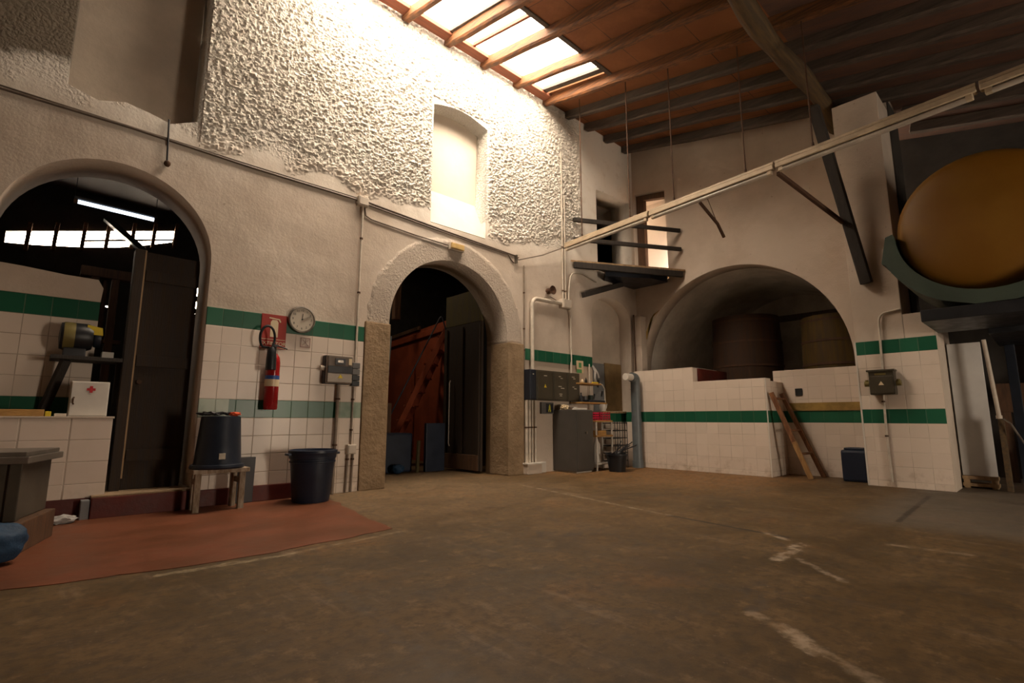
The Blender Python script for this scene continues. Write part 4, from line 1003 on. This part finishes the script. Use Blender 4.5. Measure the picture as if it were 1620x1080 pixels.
# dark steel cabinet and what stands on it
t = thing('steel_cabinet', 'graphite steel cabinet standing on the floor below the fuse boxes', 'cabinet', (6.59, 5.58, 0))
mb = MB(); mb.box(6.38, 6.80, 5.345, 5.84, .02, 1.0, .008); obj('body', mb, 'cabinet', t)
mb = MB(); mb.box(6.39, 6.79, 5.322, 5.344, .05, .985, .005); d = obj('door', mb, 'cabinet', t)
mb = MB(); mb.cyl((6.60, 5.322, .635), (6.60, 5.298, .635), .022); obj('lock_knob', mb, 'steel', d)
mb = MB(); mb.box(6.40, 6.78, 5.36, 5.82, 0, .02); obj('plinth', mb, 'boxplastic', t)
mb = MB(); mb.blob((6.47, 5.66, 1.045), .05, .35, 3, (1.4, 1, .85), 5); solo('paper_bundle', mb, 'cream', 'crumpled pale paper bundle on the left of the steel cabinet', 'paper', smooth=True)
mb = MB(); mb.box(6.55, 6.74, 5.40, 5.56, 1.0, 1.03, .006); solo('white_tray', mb, 'white', 'shallow white tray on the front of the steel cabinet', 'tray')
mb = MB(); mb.cyl((6.70, 5.62, 1.0), (6.70, 5.62, 1.05), .035, .03); solo('small_jar', mb, 'white', 'small white jar behind the tray on the steel cabinet', 'jar', smooth=True)
mb = MB(); mb.cyl((6.50, 5.80, 1.07), (6.95, 5.80, 1.07), .028); mb.box(6.5, 6.53, 5.76, 5.84, 1.0, 1.07); mb.box(6.9, 6.93, 5.78, 5.84, 1.0, 1.07)
solo('pale_pipe', mb, 'conduit', 'horizontal pale pipe behind the steel cabinet top', 'pipe', smooth=True)

# wire shelf rack on the wall right of the cabinet
t = thing('shelf_rack', 'wall rack with two orange wooden shelves and white wire sides', 'shelf', (7.1, 5.65, 1.1))
for z, x1 in ((1.445, 7.35), (1.115, 7.50)):
    mb = MB(); mb.box(6.80, x1, 5.55, 5.82, z, z + .025, .003); obj('shelf', mb, 'shelfwood', t)
for x in (6.82, 7.33):
    mb = MB(); mb.cyl((x, 5.80, .95), (x, 5.80, 1.84), .012); obj('upright', mb, 'conduit', t)
mb = MB(); mb.tube([(7.33, 5.57, 1.47), (7.40, 5.57, 1.45), (7.46, 5.57, 1.38), (7.47, 5.57, 1.14)], .010, 8); obj('wire_side', mb, 'conduit', t)
def small(name, mb, m, lab, cat): solo(name, mb, m, lab, cat, smooth=True)
small('yellow_tool', MB().box(7.20, 7.33, 5.60, 5.66, 1.47, 1.50, .008), 'yellow', 'yellow tool lying on the upper rack shelf', 'tool')
small('dark_bottle', MB().lathe((7.0, 5.62, 1.47), [(.02, 0), (.025, .01), (.025, .05), (.01, .07), (.01, .09)], 14), 'black', 'small dark bottle on the upper rack shelf', 'bottle')
small('white_bottle', MB().lathe((6.90, 5.62, 1.47), [(.018, 0), (.022, .01), (.022, .04), (.01, .055), (.01, .065)], 14), 'cream', 'small cream bottle at the left of the upper rack shelf', 'bottle')
small('blue_tray', MB().box(7.0, 7.46, 5.56, 5.70, 1.14, 1.18, .008), 'blackblue', 'long dark blue tray on the lower rack shelf', 'tray')
small('dark_tin', MB().cyl((7.12, 5.75, 1.14), (7.12, 5.75, 1.25), .05), 'midgrey', 'dark tin at the back of the lower rack shelf', 'tin')
small('green_tin', MB().cyl((7.30, 5.76, 1.14), (7.30, 5.76, 1.27), .045), 'greentank', 'green tin at the back of the lower rack shelf, right of the dark tin', 'tin')
small('black_bottle', MB().lathe((6.86, 5.62, 1.14), [(.03, 0), (.034, .01), (.034, .09), (.012, .12), (.012, .16)], 14), 'black', 'black bottle at the left end of the lower rack shelf', 'bottle')

# corner counter
struct('wall_counter', MB().box(7.42, 8.09, 5.60, WA + .26, 0, .965, .004), 'tileDx')
t = thing('worktop', 'narrow white worktop on the tiled ledge in the corner recess', 'worktop', (7.75, 5.8, .965))
mb = MB(); mb.box(7.38, 8.10, 5.575, WA + .255, .966, .992, .004); obj('slab', mb, 'white', t)
mb = MB(); mb.box(7.38, 8.10, 5.555, 5.575, .955, .990, .004); obj('edge', mb, 'palewood', t)
struct('trim_18', MB().box(8.18, 8.73, WA + .235, WA + .26, .99, 1.95, .003), 'ochre')
struct('trim_19', MB().box(8.10, 8.995, 5.38, WA - .001, 0, .98, .004), 'tileDx')
mb = MB(); mb.box(7.52, 8.12, 6.05, 6.08, .993, 1.92, .004, Matrix.Rotation(-.02, 3, 'X')); 
t = thing('tool_board', 'blue-grey tool board leaning at the back of the corner recess', 'board', (7.8, 6.06, .993))
obj('panel', mb, 'panelgrey', t)
for x, z, h in ((7.60, 1.35, .12), (7.72, 1.22, .10), (7.86, 1.45, .14), (7.97, 1.28, .10), (7.64, 1.55, .10), (7.92, 1.12, .09)):
    mb = MB(); mb.beam((x, 6.02, z), (x + .03, 6.02, z + h), .03, .02, .003, (0, 1, 0)); obj('hand_tool', mb, 'darkgrey', t)
mb = MB(); mb.tube([(7.46, 5.83, 1.82), (7.50, 5.80, 1.72), (7.47, 5.79, 1.58), (7.52, 5.80, 1.50)], .022, 8); mb.tube([(7.46, 5.83, 1.82), (7.53, 5.78, 1.70), (7.58, 5.78, 1.60)], .02, 8)
small('hanging_strap', mb, 'cloth', 'pale straps hanging from the recess edge beside the tool board', 'strap')
mb = MB(); mb.lathe((7.62, 5.74, .992), [(.045, 0), (.055, .02), (.06, .10), (.045, .16), (.05, .20), (.046, .2), (.04, .16), (.001, .15)], 20); mb.tube([(7.67, 5.73, 1.16), (7.72, 5.72, 1.13), (7.70, 5.72, 1.05), (7.675, 5.73, 1.03)], .009, 8)
small('white_jug', mb, 'white', 'white jug with a handle on the corner worktop', 'jug')
mb = MB()
mb.box(7.02, 7.32, 5.36, 5.57, .83, .84)
for z in (.87, .91, .95):
    for y in (5.36, 5.565): mb.box(7.02, 7.32, y, y + .008, z - .012, z + .012)
    for x in (7.02, 7.315): mb.box(x, x + .008, 5.36, 5.57, z - .012, z + .012)
for x in (7.02, 7.09, 7.17, 7.24, 7.31):
    for y in (5.36, 5.562): mb.box(x, x + .012, y, y + .010, .83, .97)
solo('plastic_crate', mb, 'crate', 'crimson slatted plastic crate on the low rack right of the steel cabinet', 'crate')
t = thing('low_rack', 'low white rack with two orange boards beside the steel cabinet', 'rack', (7.1, 5.45, 0))
for z in (.80, .555, .10):
    mb = MB(); mb.box(6.90, 7.36, 5.34, 5.58, z, z + .028, .003); obj('shelf', mb, 'shelfwood' if z > .2 else 'white', t)
for x in (6.905, 7.335):
    for y in (5.345, 5.555):
        mb = MB(); mb.box(x, x + .022, y, y + .022, 0, .80); obj('upright', mb, 'white', t)
small('orange_carton', MB().box(6.97, 7.20, 5.36, 5.52, .583, .66, .006), 'shelfwood', 'orange carton on the middle board of the low rack', 'carton')
small('white_canister', MB().lathe((7.02, 5.44, .128), [(.05, 0), (.065, .01), (.065, .30), (.03, .36), (.03, .39)], 18), 'white', 'tall white canister on the bottom board of the low rack', 'canister')
t = thing('wire_basket', 'black wire basket stand holding pale cartons in front of the counter', 'basket stand', (7.66, 5.47, 0))
for z in (.16, .29, .42, .55, .68):
    mb = MB(); mb.box(7.44, 7.80, 5.42, 5.56, z, z + .085, .008); obj('carton', mb, 'boxplastic', t)
for z in (.13, .26, .39, .52, .65, .78):
    mb = MB(); mb.tube([(7.40, 5.38, z), (7.84, 5.38, z), (7.84, 5.585, z), (7.40, 5.585, z), (7.40, 5.38, z)], .007, 6); obj('wire_ring', mb, 'black', t)
for k in range(7):
    x = 7.40 + k * .0733; mb = MB(); mb.cyl((x, 5.38, .0 if k in (0, 6) else .10), (x, 5.38, .80), .006, None, 8); obj('wire', mb, 'black', t)
for x in (7.40, 7.84):
    mb = MB(); mb.cyl((x, 5.585, 0), (x, 5.585, .80), .006, None, 8); obj('wire', mb, 'black', t)
t = thing('black_bucket', 'black rubber bucket on the floor in front of the wire basket', 'bucket', (7.12, 5.13, 0))
mb = MB(); mb.lathe((7.13, 5.11, 0), [(.001, 0), (.13, 0), (.17, .26), (.182, .265), (.182, .285), (.165, .285), (.125, .02), (.001, .02)], 28); obj('shell', mb, 'black', t, True)
mb = MB(); mb.tube([(6.96, 5.11, .27), (6.98, 5.03, .33), (7.05, 4.96, .335), (7.13, 4.945, .30)], .008, 8); obj('handle', mb, 'black', t)
mb = MB()
for k in range(9):
    a = random.uniform(-.6, .9); e = random.uniform(.15, .5); L = random.uniform(.35, .55)
    p0 = Vector((7.15 + .04 * math.cos(k), 5.11 + .04 * math.sin(k), .12))
    mb.tube([p0, p0 + Vector((math.cos(a) * .08, math.sin(a) * .05, .2)), p0 + Vector((math.cos(a) * L, math.sin(a) * .15, .2 + e * .35))], .009, 6, .05)
solo('dark_twigs', mb, 'black', 'bundle of dark twigs sticking out of the black bucket', 'twigs')

# pipes in the corner
t = thing('drain_pipe', 'fat blue-grey drain pipe with a pale elbow standing beside the press block', 'pipe', (7.99, 5.30, 0))
mb = MB(); mb.tube([(7.985, 5.27, .0), (7.985, 5.27, 1.60), (7.86, 5.27, 1.60)], .085, 20, .12); obj('pipe', mb, 'pipeblue', t, True)
mb = MB(); mb.cyl((7.87, 5.27, 1.60), (7.68, 5.27, 1.60), .062, None, 20); obj('elbow', mb, 'white', t, True)
mb = MB(); mb.cyl((7.985, 5.27, .0), (7.985, 5.27,   .12), .098, None, 20); obj('collar', mb, 'pipeblue', t, True)
mb = MB(); mb.cyl((7.985, 5.27, .80), (7.985, 5.27, .86), .092, None, 20); obj('collar', mb, 'pipeblue', t, True)
t = thing('boxed_duct', 'white boxed duct in the corner above the drain pipe', 'duct', (8.85, 5.7, 1.73))
mb = MB(); mb.box(8.80, 8.99, 5.63, 5.82, 1.73, 2.92, .006); obj('box', mb, 'wallB', t)
mb = MB(); mb.box(8.79, 8.995, 5.62, 5.825, 2.32, 2.34); obj('joint', mb, 'boxplastic', t)
mb = MB(); mb.cyl((8.755, 5.76, 1.73), (8.755, 5.76, 2.95), .014); solo('iron_pipe', mb, 'rust', 'thin rusty pipe left of the white boxed duct in the corner', 'pipe', smooth=True)
struct('trim_20', MB().prism([(8.985, 5.66, 2.55), (8.985, 5.44, 2.95), (8.985, 5.30, 3.02), (8.985, 5.52, 2.86), (8.985, 5.62, 2.45)], (.014, 0, 0)), 'mortar')

# vats under the vault
def vat(x, y, r, h, m, lab):
    t = thing('wine_vat', lab, 'vat', (x, y, 1.2), 'vats under the vault')
    mb = MB(); mb.lathe((x, y, 1.2), [(.001, 0), (r * .93, 0), (r, .5 * h), (r * .95, h), (r * .90, h), (r * .88, h - .06), (.001, h - .06)], 40); obj('staves', mb, m, t, True)
    for k in (.12, .4, .68, .93):
        rr = r * (.93 + .07 * math.sin(PI * min(k, .5))) + .008
        rr = r * (.93 + .07 * (1 - abs(k - .5) * 2)) + .008
        mb = MB(); mb.lathe((x, y, 1.2 + h * k), [(rr, 0), (rr + .006, .0), (rr + .006, .04), (rr, .04)], 40); obj('hoop', mb, 'rust', t, True)
vat(10.9, 4.42, .68, 1.75, 'vat', 'brown staved vat in the middle of the shadowy vault')
vat(10.6, 2.70, .55, 1.50, 'vatochre', 'ochre staved vat at the right of the vault behind the tiled bench')
mb = MB(); mb.beam((11.8, 2.65, 3.02), (11.8, 5.19, 3.02), .12, .12); solo('vault_beam', mb, 'beam', 'horizontal beam across the back of the vault', 'beam')

# ladder, canister, pillar fittings
t = thing('wooden_ladder', 'short brown wooden ladder leaning on the side of the press block', 'ladder', (8.4, 2.6, 0))
LR = [(Vector((8.29, 2.58, .0)), Vector((8.14, 2.985, 1.25))), (Vector((8.68, 2.52, .0)), Vector((8.56, 2.985, 1.25)))]
for a, b in LR:
    mb = MB(); m_ = a.lerp(b, .42); mb.beam(m_, b, .05, .06, .004, (0, 1, 0)); r_ = obj('rail', mb, 'ladder', t)
    mb = MB(); mb.beam(a, m_, .05, .06, .004, (0, 1, 0)); obj('rail_foot', mb, 'ladderlow' if a.x < 8.4 else 'ladder', r_)
for k in (.28, .55, .93):
    mb = MB(); mb.cyl(LR[0][0].lerp(LR[0][1], k), LR[1][0].lerp(LR[1][1], k), .018); obj('rung', mb, 'ladder', t, True)
struct('trim_21', MB().box(8.788, 8.80, 2.76, 2.86, 1.22, 1.33), 'black')
t = thing('blue_canister', 'dark blue plastic canister on the floor between ladder and pillar', 'canister', (8.45, 2.04, 0))
mb = MB(); mb.box(8.34, 8.62, 1.88, 2.20, 0, .43, .035); obj('body', mb, 'bluedrum', t)
mb = MB(); mb.box(8.37, 8.59, 1.92, 2.16, .43, .46, .012); obj('lid', mb, 'bluedrum', t)
XP = 8.098
t = thing('switch_box', 'dark olive switch box with a warning triangle on the tiled pillar', 'switch box', (8.0, 1.55, 1.16))
mb = MB(); mb.box(XP - .16, XP, 1.42, 1.69, 1.165, 1.475, .012); obj('case', mb, 'olivebox', t)
mb = MB(); mb.box(XP - .178, XP - .16, 1.43, 1.68, 1.18, 1.40, .006); cv = obj('cover', mb, 'olivebox', t)
mb = MB(); mb.box(XP - .19, XP - .02, 1.405, 1.705, 1.462, 1.485, .004); obj('hood', mb, 'olivebox', t)
mb = MB(); mb.prism([(XP - .180, 1.525, 1.285), (XP - .180, 1.585, 1.285), (XP - .180, 1.555, 1.335)], (.002, 0, 0)); obj('warning_triangle', mb, 'cream', cv)
mb = MB(); mb.box(XP - .163, XP - .16, 1.50, 1.62, 1.415, 1.44); obj('name_strip', mb, 'olivelight', t)
for y0, y1 in ((1.70, 1.75), (1.36, 1.41)):
    mb = MB(); mb.cyl((XP - .09, y0, 1.31), (XP - .09, y1, 1.31), .035, None, 14); mb.cyl((XP - .09, (y0 + y1) / 2, 1.31), (XP - .09, (y0 + y1) / 2, 1.36), .02, None, 10); obj('gland', mb, 'olivelight', t, True)
conduit('pillar_conduit', [(XP - .02, 1.555, 1.487), (XP - .02, 1.54, 2.16), (XP - .002, 1.50, 2.24), (XP - .002, 1.30, 2.27)], .014, 'conduit', 'pale conduit rising from the switch box and bending round the pillar', .08)
conduit('pillar_conduit', [(XP - .02, 1.575, 1.163), (XP - .02, 1.585, .62), (XP - .02, 1.575, .06)], .014, 'conduit', 'pale conduit running from the switch box down to the pillar foot', .05, clips=(((XP - .02, 1.583, 1.08), (0, 0, 1)), ((XP - .02, 1.586, .64), (0, 0, 1))))

# ------------------------------------------------------------------ dark bay right of the pillar
t = thing('yellow_tank', 'big ochre yellow round tank in a grey-green cradle at the right edge', 'tank', (7.8, .38, 2.05))
cy, cz = .345, 2.94
mb = MB(); mb.lathe((7.13, cy, cz), [(.001, -.13), (.30, -.122), (.52, -.10), (.67, -.06), (.74, 0), (.76, .07), (.76, 1.3), (.62, 1.5), (.001, 1.6)], 56, (1, 0, 0)); obj('shell', mb, 'yellowtank', t, True)
cr = [(cy + .84, 2.92), (cy + .90, 2.62)] + [(cy + .93 * math.cos(a), cz + .93 * math.sin(a)) for a in [-.38 - k * .12 for k in range(7)]] + [(cy + .15, 2.03), (cy - .15, 2.03)]
pts = [(y, z) for y, z in cr] + [(2 * cy - y, z) for y, z in cr[::-1]]
inner = [(cy + .77 * math.cos(PI + k * PI / 24), cz + .77 * math.sin(PI + k * PI / 24)) for k in range(25)]
mb = MB(); mb.prism([(6.98, y, z) for y, z in pts + inner], (1.0, 0, 0)); obj('cradle', mb, 'greentank', t)
t = thing('tank_stand', 'dark steel stand carrying the yellow tank', 'stand', (7.7, .38, 0))
mb = MB(); mb.box(6.98, 8.05, -.55, .95, 1.90, 2.028, .01); mb.box(8.06, 9.6, -.9, .50, 1.84, 1.99, .01); obj('deck', mb, 'black', t)
for x, y in ((9.5, -.75), (9.5, .4), (7.1, -.5)):
    mb = MB(); mb.box(x - .05, x + .05, y - .05, y + .05, 0, 1.9 if x < 9 else 1.84, .005); obj('leg', mb, 'blackblue', t)
t = thing('standing_board', 'tall dusty white panel standing on a low timber base right of the pillar', 'panel', (8.8, .8, 0))
mb = MB(); mb.box(8.79, 8.82, .635, .965, .15, 1.835, .004); obj('board', mb, 'boardgrey', t)
mb = MB(); mb.box(8.74, 8.90, .63, .97, .02, .06, .004); mb.box(8.74, 8.90, .63, .97, .105, .148, .004); obj('base_rail', mb, 'palewood', t)
for y in (.64, .90):
    mb = MB(); mb.box(8.75, 8.89, y, y + .06, 0, .105, .004); obj('base_block', mb, 'palewood', t)
mb = MB(); mb.cyl((8.60, .54, .90), (8.62, .585, 1.838), .022); mb.cyl((8.60, .54, .90), (8.60, .54, .86), .03)
solo('steel_pole', mb, 'boxplastic', 'bright steel pole leaning at the edge of the white panel', 'pole', smooth=True)
mb = MB(); mb.box(8.56, 8.66, .50, .555, 0, .86, .006); solo('timber_upright', mb, 'beamlight', 'worn timber post below the bright steel pole', 'post')
mb = MB(); mb.tube([(8.52, .50, .86), (8.50, .44, .80), (8.52, .20, .20), (8.52, .12, .01)], .010, 8); solo('slanting_rod', mb, 'steel', 'thin slanting rod on the floor at the right edge', 'rod', smooth=True)
mb = MB(); mb.box(9.9, 10.0, -1.6, .65, .95, 1.35, .01); mb.box(9.9, 10.0, -1.6, -1.5, 0, .95); mb.box(9.9, 10.0, .5, .6, 0, .95)
solo('brown_boarding', mb, 'doorbrown', 'brown horizontal boarding in the dark behind the white panel', 'boards')
mb = MB(); mb.box(9.65, 9.85, -1.6, .25, .45, .72, .02); mb.box(9.45, 9.8, -1.5, .3, 0, .449); solo('grey_tub', mb, 'pipeblue', 'grey-blue trough in the dark at the right edge', 'trough')

# ------------------------------------------------------------------ light
w = bpy.data.worlds.new('sky'); scn.world = w; w.use_nodes = True
bg = w.node_tree.nodes['Background']; bg.inputs[0].default_value = (1.0, .82, .63, 1); bg.inputs[1].default_value = 38.0
def portal(name, loc, rot, sx, sy):
    L = bpy.data.lights.new(name, 'AREA'); L.shape = 'RECTANGLE'; L.size = sx; L.size_y = sy
    L.cycles.is_portal = True
    o = bpy.data.objects.new(name, L); col.objects.link(o); o.location = loc; o.rotation_euler = rot
sl = math.atan(.215)
portal('skylight_portal', ((SX0 + SX1) / 2, (SY0 + SY1) / 2, roofz(5.05) + .15), (sl, 0, 0), SX1 - SX0, SY1 - SY0)
portal('doorway_portal', (5.15, -5.2, 1.05), (PI / 2, 0, 0), 1.1, 2.1)
portal('yard_portal', (.55, 12.2, 4.2), (-PI / 2, 0, 0), 2.6, .8)
L = bpy.data.lights.new('loft_daylight', 'AREA'); L.shape = 'RECTANGLE'; L.size = .5; L.size_y = .3; L.energy = 75; L.color = (1, .86, .76)
o = bpy.data.objects.new('loft_daylight', L); col.objects.link(o); o.location = (9.45, 4.75, 3.95); o.rotation_euler = Vector((-.55, -.45, .25)).to_track_quat('Z', 'Y').to_euler()

L = bpy.data.lights.new('store_fill', 'AREA'); L.shape = 'RECTANGLE'; L.size = 1.2; L.size_y = .8; L.energy = 45; L.color = (1, .78, .55)  # added fill lamp with no window behind it, brightens the red gate
o = bpy.data.objects.new('store_fill', L); col.objects.link(o); o.location = (3.3, 9.0, 4.9); o.rotation_euler = (0, 0, 0)
# ------------------------------------------------------------------ camera
cd = bpy.data.cameras.new('camera'); cam = bpy.data.objects.new('camera', cd); col.objects.link(cam)
cd.sensor_fit = 'HORIZONTAL'; cd.sensor_width = 36; cd.lens = 805.56 / 1620 * 36
pit, yaw, rol = math.radians(8.65), math.radians(42.974), math.radians(.07)
fw = Vector((math.sin(yaw) * math.cos(pit), math.cos(yaw) * math.cos(pit), math.sin(pit)))
r0 = Vector((math.cos(yaw), -math.sin(yaw), 0)); u0 = r0.cross(fw)
r1 = r0 * math.cos(rol) + u0 * math.sin(rol); u1 = -r0 * math.sin(rol) + u0 * math.cos(rol)
cam.matrix_world = Matrix((( r1.x, u1.x, -fw.x, 0), (r1.y, u1.y, -fw.y, 0), (r1.z, u1.z, -fw.z, .85), (0, 0, 0, 1)))
cd.clip_start = .05
scn.camera = cam
vs = scn.view_settings
vs.view_transform = 'Standard'; vs.look = 'None'; vs.gamma = 1; vs.exposure = -0.16; vs.use_curve_mapping = False
scn.cycles.max_bounces = 10; scn.cycles.diffuse_bounces = 8; scn.cycles.glossy_bounces = 4; scn.cycles.transparent_max_bounces = 8
scn.cycles.sample_clamp_indirect = 6.0
